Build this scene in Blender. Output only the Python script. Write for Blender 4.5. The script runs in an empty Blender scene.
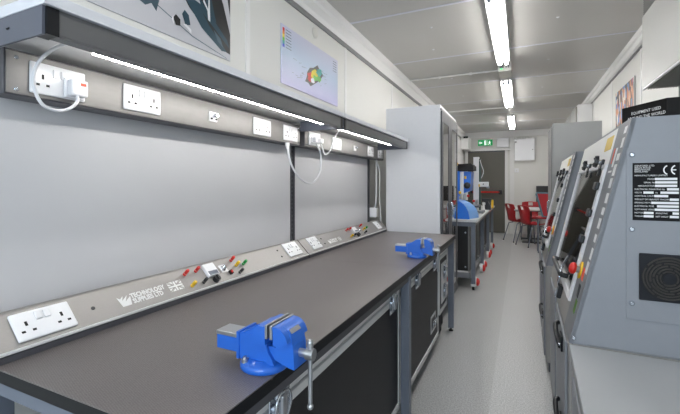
import bpy, bmesh, math, random
from mathutils import Matrix, Vector
random.seed(7)
C = bpy.context.scene.collection
PI = math.pi
R = math.radians
V = Vector

# ------------------------------------------------------------------ materials
def lin(c):
    c = c / 255.0
    return c / 12.92 if c <= 0.04045 else ((c + 0.055) / 1.055) ** 2.4
def rgb(c): return (lin(c[0]), lin(c[1]), lin(c[2]), 1)

def mat(name, col, rough=.5, metal=0.0, noise=0.0, nscale=30.0, bump=0.0, bscale=200.0, emit=None, estr=0.0,
        stretch=None, coat=0.0, spec=.5):
    m = bpy.data.materials.new(name); m.use_nodes = True
    nt = m.node_tree; b = nt.nodes['Principled BSDF']
    b.inputs['Roughness'].default_value = rough; b.inputs['Metallic'].default_value = metal
    b.inputs['Coat Weight'].default_value = coat; b.inputs['Specular IOR Level'].default_value = spec
    tc = nt.nodes.new('ShaderNodeTexCoord'); mp = nt.nodes.new('ShaderNodeMapping')
    nt.links.new(tc.outputs['Object'], mp.inputs['Vector'])
    if stretch: mp.inputs['Scale'].default_value = stretch
    n = nt.nodes.new('ShaderNodeTexNoise'); n.inputs['Scale'].default_value = nscale; n.inputs['Detail'].default_value = 4
    nt.links.new(mp.outputs['Vector'], n.inputs['Vector'])
    r = nt.nodes.new('ShaderNodeMix'); r.data_type = 'RGBA'
    c = rgb(col)
    nz = max(noise, .015)
    r.inputs['A'].default_value = (c[0]*(1-nz), c[1]*(1-nz), c[2]*(1-nz), 1)
    r.inputs['B'].default_value = (min(1, c[0]*(1+nz)), min(1, c[1]*(1+nz)), min(1, c[2]*(1+nz)), 1)
    nt.links.new(n.outputs['Fac'], r.inputs['Factor']); nt.links.new(r.outputs['Result'], b.inputs['Base Color'])
    if bump:
        n2 = nt.nodes.new('ShaderNodeTexNoise'); n2.inputs['Scale'].default_value = bscale
        nt.links.new(mp.outputs['Vector'], n2.inputs['Vector'])
        bp = nt.nodes.new('ShaderNodeBump'); bp.inputs['Strength'].default_value = bump; bp.inputs['Distance'].default_value = .002
        nt.links.new(n2.outputs['Fac'], bp.inputs['Height']); nt.links.new(bp.outputs['Normal'], b.inputs['Normal'])
    if emit:
        b.inputs['Emission Color'].default_value = rgb(emit); b.inputs['Emission Strength'].default_value = estr
    return m

M = {}
M['wall'] = mat('wall_paint', (224, 223, 219), .55, noise=.02, nscale=2)
M['ceil'] = mat('ceiling_panel', (190, 188, 184), .32, noise=.05, nscale=1.5)
M['trim'] = mat('trim_white', (232, 231, 230), .45)
M['seam'] = mat('seam_strip', (215, 216, 226), .4)
M['ledge'] = mat('trim_and_shade_grey', (135, 135, 135), .6)
M['white'] = mat('white_plastic', (240, 240, 243), .25, coat=.3)
M['offwhite'] = mat('cream_plastic', (222, 220, 212), .4)
M['hole'] = mat('dark_hole', (14, 14, 16), .7)
M['black'] = mat('black_plastic', (22, 23, 28), .35, coat=.2)
M['blackbox'] = mat('black_card', (22, 20, 20), .6, spec=.25)
M['edge'] = mat('worktop_edge', (16, 18, 22), .4, spec=.3)
M['frame'] = mat('powder_grey', (108, 115, 128), .42, noise=.04, bump=.1, bscale=500)
M['darkframe'] = mat('dark_grey_metal', (78, 78, 83), .42, noise=.04)
M['canopy'] = mat('canopy_grey', (97, 97, 98), .38, noise=.05, nscale=12)
M['panel'] = mat('grey_board', (208, 208, 211), .42, noise=.03, nscale=3)
M['boardedge'] = mat('shelf_laminate', (214, 216, 222), .4)
M['steel'] = mat('brushed_steel', (146, 143, 141), .4, .45, noise=.1, nscale=60, stretch=(12, 1, 12))
M['trunk'] = mat('trunking_steel', (132, 130, 129), .4, .4, noise=.08, nscale=70, stretch=(1, .3, 1))
M['chrome'] = mat('chrome', (205, 210, 218), .18, 1.0)
M['zinc'] = mat('zinc', (190, 192, 195), .3, .9)
M['alu'] = mat('aluminium', (226, 226, 225), .45, .15, noise=.06, nscale=60, stretch=(20, .6, 20))
M['case'] = mat('case_black', (30, 29, 30), .5, bump=.35, bscale=420)
M['vise'] = mat('vise_blue', (38, 104, 205), .33, noise=.06, nscale=15, coat=.25)
M['cabgrey'] = mat('cabinet_grey', (224, 224, 227), .42, noise=.02)
M['cabtop'] = mat('cupboard_grey', (158, 158, 156), .45, noise=.02)
M['mgrey'] = mat('machine_blue_grey', (138, 141, 147), .42, noise=.03, bump=.12, bscale=350)
M['mwarm'] = mat('machine_warm_grey', (160, 157, 153), .5, noise=.03)
M['mwhite'] = mat('machine_white', (240, 239, 236), .42, noise=.02)
M['mstrip'] = mat('label_strip_grey', (128, 130, 134), .45)
M['silver'] = mat('frame_silver', (228, 228, 230), .35, .05, noise=.1, nscale=80)
M['tabletop'] = mat('pale_laminate', (205, 206, 206), .4, noise=.02)
M['red'] = mat('red_plastic', (205, 30, 22), .35, coat=.3)
M['orange'] = mat('orange_label', (225, 80, 45), .5)
M['yellow'] = mat('yellow_plastic', (235, 190, 25), .4)
M['yellowlab'] = mat('yellow_label', (222, 190, 90), .5, noise=.15, nscale=90)
M['green'] = mat('green_plastic', (15, 140, 60), .4)
M['olive'] = mat('green_label', (85, 130, 25), .5)
M['chair'] = mat('chair_red', (165, 18, 28), .42, noise=.04)
M['teal'] = mat('blue_grey_rim', (88, 120, 135), .45)
M['drill'] = mat('machine_blue', (20, 110, 215), .35, coat=.2)
M['drill2'] = mat('pale_blue', (110, 165, 230), .3)
M['door'] = mat('door_dark', (88, 86, 78), .45, noise=.04, nscale=5)
M['sidetop'] = mat('side_cabinet_top', (168, 170, 172), .4, noise=.02)
M['label'] = mat('white_label', (235, 235, 235), .5)
M['plate'] = mat('rating_plate', (14, 12, 15), .6, spec=.2)
M['fan'] = mat('fan_guard', (26, 28, 34), .5, spec=.25)
M['fanring'] = mat('fan_ring', (66, 63, 60), .55, spec=.25)
M['cable'] = mat('cable_white', (225, 226, 230), .4)
M['tube'] = mat('fluorescent_tube', (255, 255, 255), .4, emit=(255, 254, 251), estr=31)
M['tube2'] = mat('fluorescent_tube_dim', (255, 255, 255), .4, emit=(255, 254, 251), estr=13)  # weaker glow for the added unseen lights, keeps the near end darker
M['endplate'] = mat('canopy_end_grey', (88, 92, 104), .42)
M['led'] = mat('led_strip', (255, 255, 255), .4, emit=(255, 252, 247), estr=42)
M['exit'] = mat('exit_green', (0, 150, 80), .5, emit=(0, 150, 80), estr=.35)
M['exitw'] = mat('exit_white', (240, 250, 245), .5, emit=(235, 255, 245), estr=.6)
M['greenled'] = mat('green_led', (20, 220, 100), .5, emit=(20, 230, 110), estr=1.5)
M['screen'] = mat('dark_screen', (36, 34, 34), .3)
M['louver'] = mat('louvre_grey', (128, 128, 125), .5)
M['heater'] = mat('heater_white', (172, 172, 169), .4)
M['p_black'] = mat('print_black', (14, 16, 20), .35)
M['p_teal'] = mat('print_teal', (22, 62, 78), .35)
M['p_teal2'] = mat('print_slate', (70, 95, 110), .35)
M['p_grey'] = mat('print_grey', (190, 190, 196), .35)
M['p_white'] = mat('print_white', (232, 232, 236), .35)
M['rubber'] = mat('rubber', (25, 25, 26), .7)

def glass_mat(name, tint, fac, rough=.03):
    m = bpy.data.materials.new(name); m.use_nodes = True; nt = m.node_tree; nt.nodes.clear()
    o = nt.nodes.new('ShaderNodeOutputMaterial'); mx = nt.nodes.new('ShaderNodeMixShader')
    t = nt.nodes.new('ShaderNodeBsdfTransparent'); g = nt.nodes.new('ShaderNodeBsdfGlossy')
    t.inputs['Color'].default_value = tint; g.inputs['Roughness'].default_value = rough
    fr = nt.nodes.new('ShaderNodeFresnel'); fr.inputs['IOR'].default_value = 1.5
    ad = nt.nodes.new('ShaderNodeMath'); ad.operation = 'ADD'; ad.inputs[1].default_value = fac
    nt.links.new(fr.outputs[0], ad.inputs[0]); nt.links.new(ad.outputs[0], mx.inputs['Fac'])
    nt.links.new(t.outputs[0], mx.inputs[1]); nt.links.new(g.outputs[0], mx.inputs[2]); nt.links.new(mx.outputs[0], o.inputs['Surface'])
    return m
M['glass'] = glass_mat('clear_glazing', (.92, .93, .92, 1), .5)
M['mglass'] = glass_mat('machine_window_glazing', (.90, .92, .95, 1), .0)

def floor_mat():
    m = mat('vinyl_floor', (206, 207, 207), .34, noise=.04, nscale=2.2)
    nt = m.node_tree; b = nt.nodes['Principled BSDF']
    tc = nt.nodes.new('ShaderNodeTexCoord')
    n = nt.nodes.new('ShaderNodeTexNoise'); n.inputs['Scale'].default_value = 120; n.inputs['Detail'].default_value = 2
    cr = nt.nodes.new('ShaderNodeValToRGB'); cr.color_ramp.elements[0].position = .35; cr.color_ramp.elements[1].position = .65
    cr.color_ramp.elements[0].color = (.60, .60, .61, 1); cr.color_ramp.elements[1].color = (1, 1, 1, 1)
    nt.links.new(tc.outputs['Object'], n.inputs['Vector']); nt.links.new(n.outputs['Fac'], cr.inputs['Fac'])
    mx = nt.nodes.new('ShaderNodeMix'); mx.data_type = 'RGBA'; mx.blend_type = 'MULTIPLY'; mx.inputs['Factor'].default_value = 1
    old = b.inputs['Base Color'].links[0].from_socket
    nt.links.new(old, mx.inputs['A']); nt.links.new(cr.outputs['Color'], mx.inputs['B'])
    # a step in tone down the aisle: the floor right of it is lighter
    sp = nt.nodes.new('ShaderNodeSeparateXYZ'); ge = nt.nodes.new('ShaderNodeNewGeometry'); nt.links.new(ge.outputs['Position'], sp.inputs[0])
    gt = nt.nodes.new('ShaderNodeMath'); gt.operation = 'GREATER_THAN'; gt.inputs[1].default_value = -.165; nt.links.new(sp.outputs['X'], gt.inputs[0])
    sh = nt.nodes.new('ShaderNodeMix'); sh.data_type = 'RGBA'; sh.blend_type = 'MULTIPLY'; sh.inputs['B'].default_value = (1, 1, 1, 1)
    sh.inputs['A'].default_value = (.88, .88, .88, 1); sh.blend_type = 'MIX'; nt.links.new(gt.outputs[0], sh.inputs['Factor'])
    m3 = nt.nodes.new('ShaderNodeMix'); m3.data_type = 'RGBA'; m3.blend_type = 'MULTIPLY'; m3.inputs['Factor'].default_value = 1
    nt.links.new(mx.outputs['Result'], m3.inputs['A']); nt.links.new(sh.outputs['Result'], m3.inputs['B'])
    nt.links.new(m3.outputs['Result'], b.inputs['Base Color'])
    return m
M['floor'] = floor_mat()

def worktop_mat():
    m = mat('worktop_laminate', (122, 115, 114), .29, noise=.06, nscale=3)
    nt = m.node_tree; b = nt.nodes['Principled BSDF']
    tc = nt.nodes.new('ShaderNodeTexCoord')
    mp = nt.nodes.new('ShaderNodeMapping'); mp.inputs['Rotation'].default_value = (0, 0, .3); mp.inputs['Scale'].default_value = (1, 1, 0)
    v = nt.nodes.new('ShaderNodeTexVoronoi'); v.inputs['Scale'].default_value = 210; v.inputs['Randomness'].default_value = .25
    nt.links.new(tc.outputs['Object'], mp.inputs['Vector']); nt.links.new(mp.outputs[0], v.inputs['Vector'])
    bp = nt.nodes.new('ShaderNodeBump'); bp.inputs['Strength'].default_value = .5; bp.inputs['Distance'].default_value = .0012
    nt.links.new(v.outputs['Distance'], bp.inputs['Height']); nt.links.new(bp.outputs[0], b.inputs['Normal'])
    cr = nt.nodes.new('ShaderNodeValToRGB'); cr.color_ramp.elements[0].color = (1, 1, 1, 1); cr.color_ramp.elements[1].color = (.62, .62, .62, 1)
    cr.color_ramp.elements[1].position = .7
    nt.links.new(v.outputs['Distance'], cr.inputs['Fac'])
    mx = nt.nodes.new('ShaderNodeMix'); mx.data_type = 'RGBA'; mx.blend_type = 'MULTIPLY'; mx.inputs['Factor'].default_value = 1
    old = b.inputs['Base Color'].links[0].from_socket
    nt.links.new(old, mx.inputs['A']); nt.links.new(cr.outputs['Color'], mx.inputs['B']); nt.links.new(mx.outputs['Result'], b.inputs['Base Color'])
    return m
M['worktop'] = worktop_mat()

def print_mat():      # the pale lavender backdrop printed on the poster
    m = mat('print_lavender', (190, 195, 220), .35)
    nt = m.node_tree; b = nt.nodes['Principled BSDF']
    tc = nt.nodes.new('ShaderNodeTexCoord'); sp = nt.nodes.new('ShaderNodeSeparateXYZ')
    nt.links.new(tc.outputs['Generated'], sp.inputs[0])
    cr = nt.nodes.new('ShaderNodeValToRGB'); e = cr.color_ramp.elements
    e[0].color = rgb((186, 182, 222)); e[1].color = rgb((205, 206, 226)); x = e.new(.55); x.color = rgb((178, 196, 220))
    nt.links.new(sp.outputs['Z'], cr.inputs['Fac']); nt.links.new(cr.outputs[0], b.inputs['Base Color'])
    return m
M['lav'] = print_mat()

def mosaic_mat():
    m = mat('print_mosaic', (120, 80, 60), .4)
    nt = m.node_tree; b = nt.nodes['Principled BSDF']
    tc = nt.nodes.new('ShaderNodeTexCoord'); v = nt.nodes.new('ShaderNodeTexVoronoi'); v.inputs['Scale'].default_value = 16
    mp = nt.nodes.new('ShaderNodeMapping'); mp.inputs['Scale'].default_value = (1, 1.3, .7)
    nt.links.new(tc.outputs['Object'], mp.inputs[0]); nt.links.new(mp.outputs[0], v.inputs['Vector'])
    sp = nt.nodes.new('ShaderNodeSeparateColor'); nt.links.new(v.outputs['Color'], sp.inputs[0])
    cr = nt.nodes.new('ShaderNodeValToRGB'); cr.color_ramp.interpolation = 'CONSTANT'; e = cr.color_ramp.elements
    e[0].color = rgb((45, 38, 40)); e[1].color = rgb((60, 120, 190)); e[1].position = .26
    for p, c in ((.4, (180, 60, 40)), (.52, (205, 160, 120)), (.64, (120, 80, 60)), (.76, (225, 215, 200)), (.86, (190, 110, 60))):
        q = e.new(p); q.color = rgb(c)
    nt.links.new(sp.outputs[0], cr.inputs['Fac']); nt.links.new(cr.outputs[0], b.inputs['Base Color'])
    return m
M['mosaic'] = mosaic_mat()

# ------------------------------------------------------------------ mesh building
WM = {}     # world matrix of each Empty, so that parts may be written in world coordinates
class MB:
    def __init__(s, frame=None):
        s.v = []; s.f = []; s.mi = []; s.mats = []; s.sm = []; s.T = frame or Matrix.Identity(4)
    def _m(s, m):
        if m not in s.mats: s.mats.append(m)
        return s.mats.index(m)
    def raw(s, vs, fs, m, smooth=False):
        o = len(s.v); k = s._m(m)
        s.v += [s.T @ V(p) for p in vs]
        for f in fs: s.f.append([i + o for i in f]); s.mi.append(k); s.sm.append(smooth)
        return s
    def box(s, a, b, m, bev=0.0):
        x0, x1 = sorted((a[0], b[0])); y0, y1 = sorted((a[1], b[1])); z0, z1 = sorted((a[2], b[2]))
        if bev <= 0:
            vs = [(x, y, z) for x in (x0, x1) for y in (y0, y1) for z in (z0, z1)]
            return s.raw(vs, [(0, 1, 3, 2), (4, 6, 7, 5), (0, 4, 5, 1), (2, 3, 7, 6), (0, 2, 6, 4), (1, 5, 7, 3)], m)
        bm = bmesh.new(); bmesh.ops.create_cube(bm, size=1)
        for v in bm.verts: v.co = V(((x0+x1)/2 + v.co.x*(x1-x0), (y0+y1)/2 + v.co.y*(y1-y0), (z0+z1)/2 + v.co.z*(z1-z0)))
        bev = min(bev, .49*min(x1-x0, y1-y0, z1-z0))
        bmesh.ops.bevel(bm, geom=list(bm.edges), offset=bev, segments=2, profile=.5, affect='EDGES')
        bm.verts.index_update(); s.raw([tuple(v.co) for v in bm.verts], [[v.index for v in f.verts] for f in bm.faces], m); bm.free()
        return s
    def prism(s, poly, axis, a, b, m, smooth=False):    # poly in the two other axes
        def P(p, t):
            if axis == 'x': return (t, p[0], p[1])
            if axis == 'y': return (p[0], t, p[1])
            return (p[0], p[1], t)
        n = len(poly); vs = [P(p, a) for p in poly] + [P(p, b) for p in poly]
        s.raw(vs, [list(range(n)), list(range(2*n-1, n-1, -1))], m)
        return s.raw(vs, [(i, (i+1) % n, n+(i+1) % n, n+i) for i in range(n)], m, smooth)
    def cyl(s, p, q, r, m, n=16, r2=None, cap=True):
        p, q = V(p), V(q); d = (q-p).normalized(); a = d.orthogonal().normalized(); b = d.cross(a); r2 = r if r2 is None else r2
        vs = [tuple(p + (a*math.cos(2*PI*i/n) + b*math.sin(2*PI*i/n))*r) for i in range(n)] + \
             [tuple(q + (a*math.cos(2*PI*i/n) + b*math.sin(2*PI*i/n))*r2) for i in range(n)]
        s.raw(vs, [(i, (i+1) % n, n+(i+1) % n, n+i) for i in range(n)], m, True)
        if cap: s.raw(vs, [list(range(n-1, -1, -1)), list(range(n, 2*n))], m)
        return s
    def lathe(s, prof, o, ax, m, n=24):                 # prof: (radius, height) list, ends closed
        o, d = V(o), V(ax).normalized(); a = d.orthogonal().normalized(); b = d.cross(a); vs = []
        for r, h in prof: vs += [tuple(o + d*h + (a*math.cos(2*PI*i/n)+b*math.sin(2*PI*i/n))*r) for i in range(n)]
        fs = [(k*n+i, k*n+(i+1) % n, (k+1)*n+(i+1) % n, (k+1)*n+i) for k in range(len(prof)-1) for i in range(n)]
        s.raw(vs, fs, m, True)
        return s.raw(vs, [list(range(n-1, -1, -1)), list(range((len(prof)-1)*n, len(prof)*n))], m)
    def ball(s, c, r, m, sc=(1, 1, 1), n=14):
        vs = []; k = n//2
        for j in range(k+1):
            t = PI*j/k
            for i in range(n):
                u = 2*PI*i/n; vs.append((c[0]+r*sc[0]*math.sin(t)*math.cos(u), c[1]+r*sc[1]*math.sin(t)*math.sin(u), c[2]+r*sc[2]*math.cos(t)))
        return s.raw(vs, [(j*n+i, (j+1)*n+i, (j+1)*n+(i+1) % n, j*n+(i+1) % n) for j in range(k) for i in range(n)], m, True)
    def tube(s, pts, r, m, n=8, sub=5):
        P = [V(p) for p in pts]; Q = []
        if sub > 1 and len(P) > 2:
            E_ = [P[0]*2-P[1]] + P + [P[-1]*2-P[-2]]
            for i in range(1, len(E_)-2):
                for k in range(sub):
                    t = k/sub; a, b, c, d = E_[i-1:i+3]
                    Q.append(.5*((2*b)+(c-a)*t+(2*a-5*b+4*c-d)*t*t+(3*b-a-3*c+d)*t**3))
            Q.append(P[-1])
        else: Q = P
        vs = []; up = None
        for i, q in enumerate(Q):
            d = (Q[min(i+1, len(Q)-1)]-Q[max(i-1, 0)]).normalized()
            if up is None: up = d.orthogonal().normalized()
            up = (up - d*up.dot(d)).normalized(); b = d.cross(up)
            vs += [tuple(q+(up*math.cos(2*PI*j/n)+b*math.sin(2*PI*j/n))*r) for j in range(n)]
        L = len(Q)
        s.raw(vs, [(i*n+j, i*n+(j+1) % n, (i+1)*n+(j+1) % n, (i+1)*n+j) for i in range(L-1) for j in range(n)], m, True)
        return s.raw(vs, [list(range(n-1, -1, -1)), list(range((L-1)*n, L*n))], m)
    def build(s, name, parent=None, local=False, label=None, kind=None, origin=None):
        inv = Matrix.Identity(4); loc = V((0, 0, 0))
        if parent is not None and not local: inv = WM[parent.name].inverted()
        pts = [inv @ p for p in s.v]
        if parent is None:
            loc = V(origin) if origin else V((sum(p.x for p in pts)/len(pts), sum(p.y for p in pts)/len(pts), min(p.z for p in pts)))
            pts = [p-loc for p in pts]
        me = bpy.data.meshes.new(name); me.from_pydata([tuple(p) for p in pts], [], s.f)
        for m in s.mats: me.materials.append(m)
        for p, k, sm in zip(me.polygons, s.mi, s.sm): p.material_index = k; p.use_smooth = sm
        bm = bmesh.new(); bm.from_mesh(me); bmesh.ops.recalc_face_normals(bm, faces=bm.faces); bm.to_mesh(me); bm.free()
        o = bpy.data.objects.new(name, me); C.objects.link(o); o.location = loc
        if parent is not None: o.parent = parent; WM[o.name] = WM[parent.name]
        else: WM[o.name] = Matrix.Translation(loc)
        if label: o['label'] = label
        if kind: o['kind'] = kind
        return o

def thing(name, label, cat, loc, rz=0, group=None):
    o = bpy.data.objects.new(name, None); C.objects.link(o); o.location = loc; o.rotation_euler = (0, 0, rz)
    o.empty_display_size = .05
    o['label'] = label; o['category'] = cat
    if group: o['group'] = group
    WM[o.name] = Matrix.Translation(V(loc)) @ Matrix.Rotation(rz, 4, 'Z')
    return o
def tag(o, label, cat, group=None):
    o['label'] = label; o['category'] = cat
    if group: o['group'] = group
    return o
def copy_thing(src, loc, rz, label):
    def cp(o, par):
        c = o.copy(); C.objects.link(c); c.parent = par
        for ch in list(o.children): cp(ch, c)
        return c
    r = cp(src, None); r.location = loc; r.rotation_euler = (0, 0, rz); r['label'] = label
    return r
def frame(o, right, up):
    r, u = V(right).normalized(), V(up).normalized(); n = r.cross(u)
    m = Matrix((r, u, n)).transposed().to_4x4(); m.translation = V(o)
    return m
def text_geo(mb, txt, size, u, v, m, w=0.0, align='LEFT', bold=0.0, sx=1.0, space=1.0, line=1.0):
    cu = bpy.data.curves.new('t', 'FONT'); cu.body = txt; cu.size = size; cu.align_x = align; cu.offset = bold
    cu.resolution_u = 2; cu.space_character = space; cu.space_line = line
    ob = bpy.data.objects.new('t', cu); C.objects.link(ob)
    bpy.context.view_layer.update()
    me = bpy.data.meshes.new_from_object(ob.evaluated_get(bpy.context.evaluated_depsgraph_get()))
    mb.raw([(p.co.x*sx+u, p.co.y+v, w) for p in me.vertices], [list(f.vertices) for f in me.polygons], m)
    bpy.data.objects.remove(ob); bpy.data.curves.remove(cu); bpy.data.meshes.remove(me)
    return mb

# ------------------------------------------------------------------ the room
XL, XR, YB, YE, ZC = -1.44, 1.06, -2.6, 11.39, 2.787
S = 'structure'
MB().box((XL-.1, YB-.1, -.1), (XR+.1, YE+.1, 0), M['floor']).build('floor', kind=S)
MB().box((XL-.1, YB-.1, ZC), (XR+.1, YE+.1, ZC+.1), M['ceil']).build('ceiling', kind=S)
MB().box((XL-.1, YB-.1, 0), (XL, YE+.1, ZC), M['wall']).build('wall_left', kind=S)
MB().box((XR, YB-.1, 0), (XR+.1, YE+.1, ZC), M['wall']).build('wall_right', kind=S)
MB().box((XL, YE, 0), (XR, YE+.1, ZC), M['wall']).build('wall_end', kind=S)
# wall behind the viewpoint, with the window that lets the cool daylight in
wx0, wx1, wz0, wz1 = -1.1, .75, .95, 2.25
b = MB()
b.box((XL, YB-.1, 0), (XR, YB, wz0), M['wall']).box((XL, YB-.1, wz1), (XR, YB, ZC), M['wall'])
b.box((XL, YB-.1, wz0), (wx0, YB, wz1), M['wall']).box((wx1, YB-.1, wz0), (XR, YB, wz1), M['wall']).build('wall_back', kind=S)
b = MB()
for a, c in (((wx0, wz0), (wx1, wz0+.05)), ((wx0, wz1-.05), (wx1, wz1)), ((wx0, wz0), (wx0+.05, wz1)), ((wx1-.05, wz0), (wx1, wz1)), ((-.2, wz0), (-.15, wz1))):
    b.box((a[0], YB-.07, a[1]), (c[0], YB-.02, c[1]), M['trim'])
b.box((wx0, YB-.05, wz0), (wx1, YB-.045, wz1), M['glass'])
b.build('window_1', kind=S)
# cornices
n = 1
def trim(mb):
    global n
    mb.build('trim_%d' % n, kind=S); n += 1
trim(MB().prism([(XL, 2.60), (XL+.02, 2.60), (XL+.03, 2.63), (XL+.03, 2.70), (XL+.045, 2.715), (XL+.045, ZC), (XL, ZC)], 'y', YB, YE, M['trim']))
trim(MB().prism([(XL, 2.565), (XL+.014, 2.565), (XL+.014, 2.60), (XL, 2.60)], 'y', YB, YE, M['ledge']))  # grey strip stands in for the shade band under the cornice
trim(MB().prism([(XR, 2.655), (XR-.022, 2.655), (XR-.035, 2.67), (XR-.035, 2.72), (XR-.05, 2.735), (XR-.05, ZC), (XR, ZC)], 'y', YB, YE, M['trim']))
trim(MB().box((XR-.012, YB, 2.635), (XR, YE, 2.655), M['ledge']))
trim(MB().box((XL+.045, YE-.03, 2.61), (XR-.05, YE, ZC), M['trim']).box((XL+.045, YE-.04, 2.605), (XR-.05, YE, 2.62), M['wall']))
for y in [3.2 + 1.31*k for k in range(-4, 7)]:
    if y < YE-.2: trim(MB().box((XL+.045, y-.014, ZC-.003), (XR-.05, y+.014, ZC+.001), M['seam']))
for y in (.42, 1.80, 3.19, 4.59, 5.9, 7.2, 8.5, 9.8):
    trim(MB().box((XL-.001, y-.02, 0), (XL+.004, y+.02, 2.565), M['trim']))
    trim(MB().box((XR-.004, y-.02, 0), (XR+.001, y+.02, 2.635), M['trim']))
trim(MB().box((-.245, YE-.03, 0), (-.145, YE, 2.61), M['trim']))                       # mullion beside the far door
MB().box((XL, .4, 0), (XL+.012, YE-.02, .09), M['ledge']).build('baseboard_left', kind=S)
MB().box((-.14, YE-.015, 0), (XR-.01, YE, .09), M['trim']).build('baseboard_end', kind=S)
trim(MB().box((-1.40, YE-.12, 2.255), (-.245, YE, 2.31), M['trim']))                   # ledge over the door
# raised white wall panels past the tall cabinet
for y0, y1, z0, z1 in ((8.3, 9.65, 2.16, 2.5), (9.75, 11.0, 2.16, 2.5), (8.3, 9.65, 1.2, 2.1), (9.75, 11.0, 1.2, 2.1)):
    trim(MB().box((XL, y0, z0), (XL+.02, y1, z1), M['trim'], .005))
# door at the far end
d = MB().box((-1.33, YE-.05, .01), (-.37, YE-.01, 2.22), M['door']).build('door_1', kind=S)
MB().box((-1.40, YE-.06, 0), (-1.33, YE, 2.255), M['trim']).box((-.37, YE-.06, 0), (-.30, YE, 2.255), M['trim']).box((-1.33, YE-.06, 2.22), (-.37, YE, 2.255), M['darkframe']).build('door_frame', d)
MB().cyl((-1.2, YE-.12, 1.12), (-.5, YE-.12, 1.12), .022, M['red']).box((-1.25, YE-.14, 1.08), (-1.18, YE-.05, 1.16), M['black']).box((-.53, YE-.14, 1.06), (-.44, YE-.05, 1.18), M['black'], .01).build('push_bar', d, label='red push bar')

# ------------------------------------------------------------------ ceiling things
def batten(y0, y1, label, tm='tube'):
    t = thing('ceiling_light', label, 'light', (-.175, (y0+y1)/2, 2.70), 0, 'twin tube ceiling lights')
    MB().box((-.245, y0, 2.752), (-.105, y1, ZC), M['trim'], .003).box((-.245, y0, 2.728), (-.239, y1, 2.754), M['trim']).box((-.111, y0, 2.728), (-.105, y1, 2.754), M['trim']).build('housing', t)
    for dx in (-.034, .034):
        MB().cyl((-.175+dx, y0+.05, 2.712), (-.175+dx, y1-.05, 2.712), .020, M[tm], 14).build('tube', t)
    for dx in (-.034, .034):
        for yy, dd in ((y0, 1), (y1, -1)):
            e = MB(); e.box((-.175+dx-.011, yy, 2.69), (-.175+dx+.011, yy+dd*.03, 2.75), M['frame'], .003)
            e.cyl((-.175+dx, yy+dd*.03, 2.712), (-.175+dx, yy+dd*.07, 2.715), .021, M['alu'])
            e.build('lamp_holder', t)
batten(3.06, 4.83, 'twin tube ceiling light nearest, largest of the lit row')
batten(5.72, 7.50, 'twin tube ceiling light in the middle of the lit row, past the emergency unit')
batten(8.75, 10.4, 'twin tube ceiling light nearest the far door, smallest of the row')
batten(.35, 2.15, 'added unseen twin tube ceiling light above the near end of the long workbench', 'tube2')  # added out of view, with the next, to brighten the near end
batten(-2.2, -.4, 'added unseen twin tube ceiling light by the daylight window', 'tube2')
t = thing('emergency_unit', 'small grey emergency lighting unit on ceiling between the first two tube lights', 'emergency light', (-.165, 5.1, 2.672))
MB().box((-.235, 4.97, 2.672), (-.095, 5.30, ZC), M['offwhite'], .008).build('housing', t)
MB().box((-.222, 4.962, 2.715), (-.175, 4.972, 2.755), M['darkframe']).box((-.155, 4.962, 2.71), (-.145, 4.972, 2.77), M['darkframe']).box((-.13, 4.962, 2.71), (-.12, 4.972, 2.77), M['darkframe']).build('vent_slot', t)
MB().ball((-.2, 4.958, 2.70), .009, M['greenled']).build('indicator', t)
tag(MB().tube([(XL+.045, 5.28, 2.775), (-.24, 5.28, 2.775)], .011, M['trim'], 10, 1).box((-.6, 5.262, 2.76), (-.57, 5.298, ZC), M['trim']).box((-1.0, 5.262, 2.76), (-.97, 5.298, ZC), M['trim']).build('conduit'),
    'white conduit running across the ceiling to the emergency unit', 'conduit')
tag(MB().tube([(-.094, 7.9, 2.775), (-.094, 7.9, 2.775+.001)], .001, M['trim'], 6, 1).box((XL+.05, 7.885, 2.77), (-.1, 7.91, ZC), M['trim']).build('conduit'),
    'thin conduit across the ceiling before the farthest tube light', 'conduit')
for x, y in ((-.85, 4.2), (-.85, 5.45), (.3, 3.85), (.3, 5.1), (.3, 6.5), (-.85, 6.6), (.3, 7.6), (-.75, 3.6)):
    MB().lathe([(.014, 0), (.013, -.005), (.006, -.008)], (x, y, ZC), (0, 0, 1), M['white'], 12).build('trim_%d' % n, kind=S); n += 1

# ------------------------------------------------------------------ the long workbench
BX0, BX1, BY0, BY1, BZ = -1.4385, -.537, .505, 3.65, .86
t = thing('workbench', 'long grey-brown topped workbench with blue-grey legs along the left wall', 'workbench', (-.9, 2.08, 0))
for y0, y1 in ((BY0, 2.098), (2.1, BY1)):
    MB().box((BX0, y0, BZ-.003), (BX1, y1, BZ), M['worktop']).box((BX0, y0, BZ-.034), (BX1, y1, BZ-.003), M['edge'], .002).build('worktop', t)
MB().box((BX0, BY0+.012, BZ-.075), (BX1-.01, BY0+.04, BZ-.034), M['frame']).build('apron', t)
MB().box((BX1-.03, BY0+.03, BZ-.062), (BX1-.008, BY1-.02, BZ-.034), M['darkframe']).build('apron', t)
MB().box((BX0, BY1-.05, BZ-.08), (BX1-.02, BY1-.02, BZ-.034), M['frame']).build('apron', t)
for x in (-.566, -1.3):
    for y in (.56, 2.055, 3.575):
        g = MB().box((x-.022, y-.025, .03), (x+.025, y+.025, BZ-.034), M['frame'], .003).build('leg', t)
        MB().lathe([(.02, 0), (.022, .008), (.009, .012), (.009, .035)], (x, y, 0), (0, 0, 1), M['rubber'], 14).build('foot', g)

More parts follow.
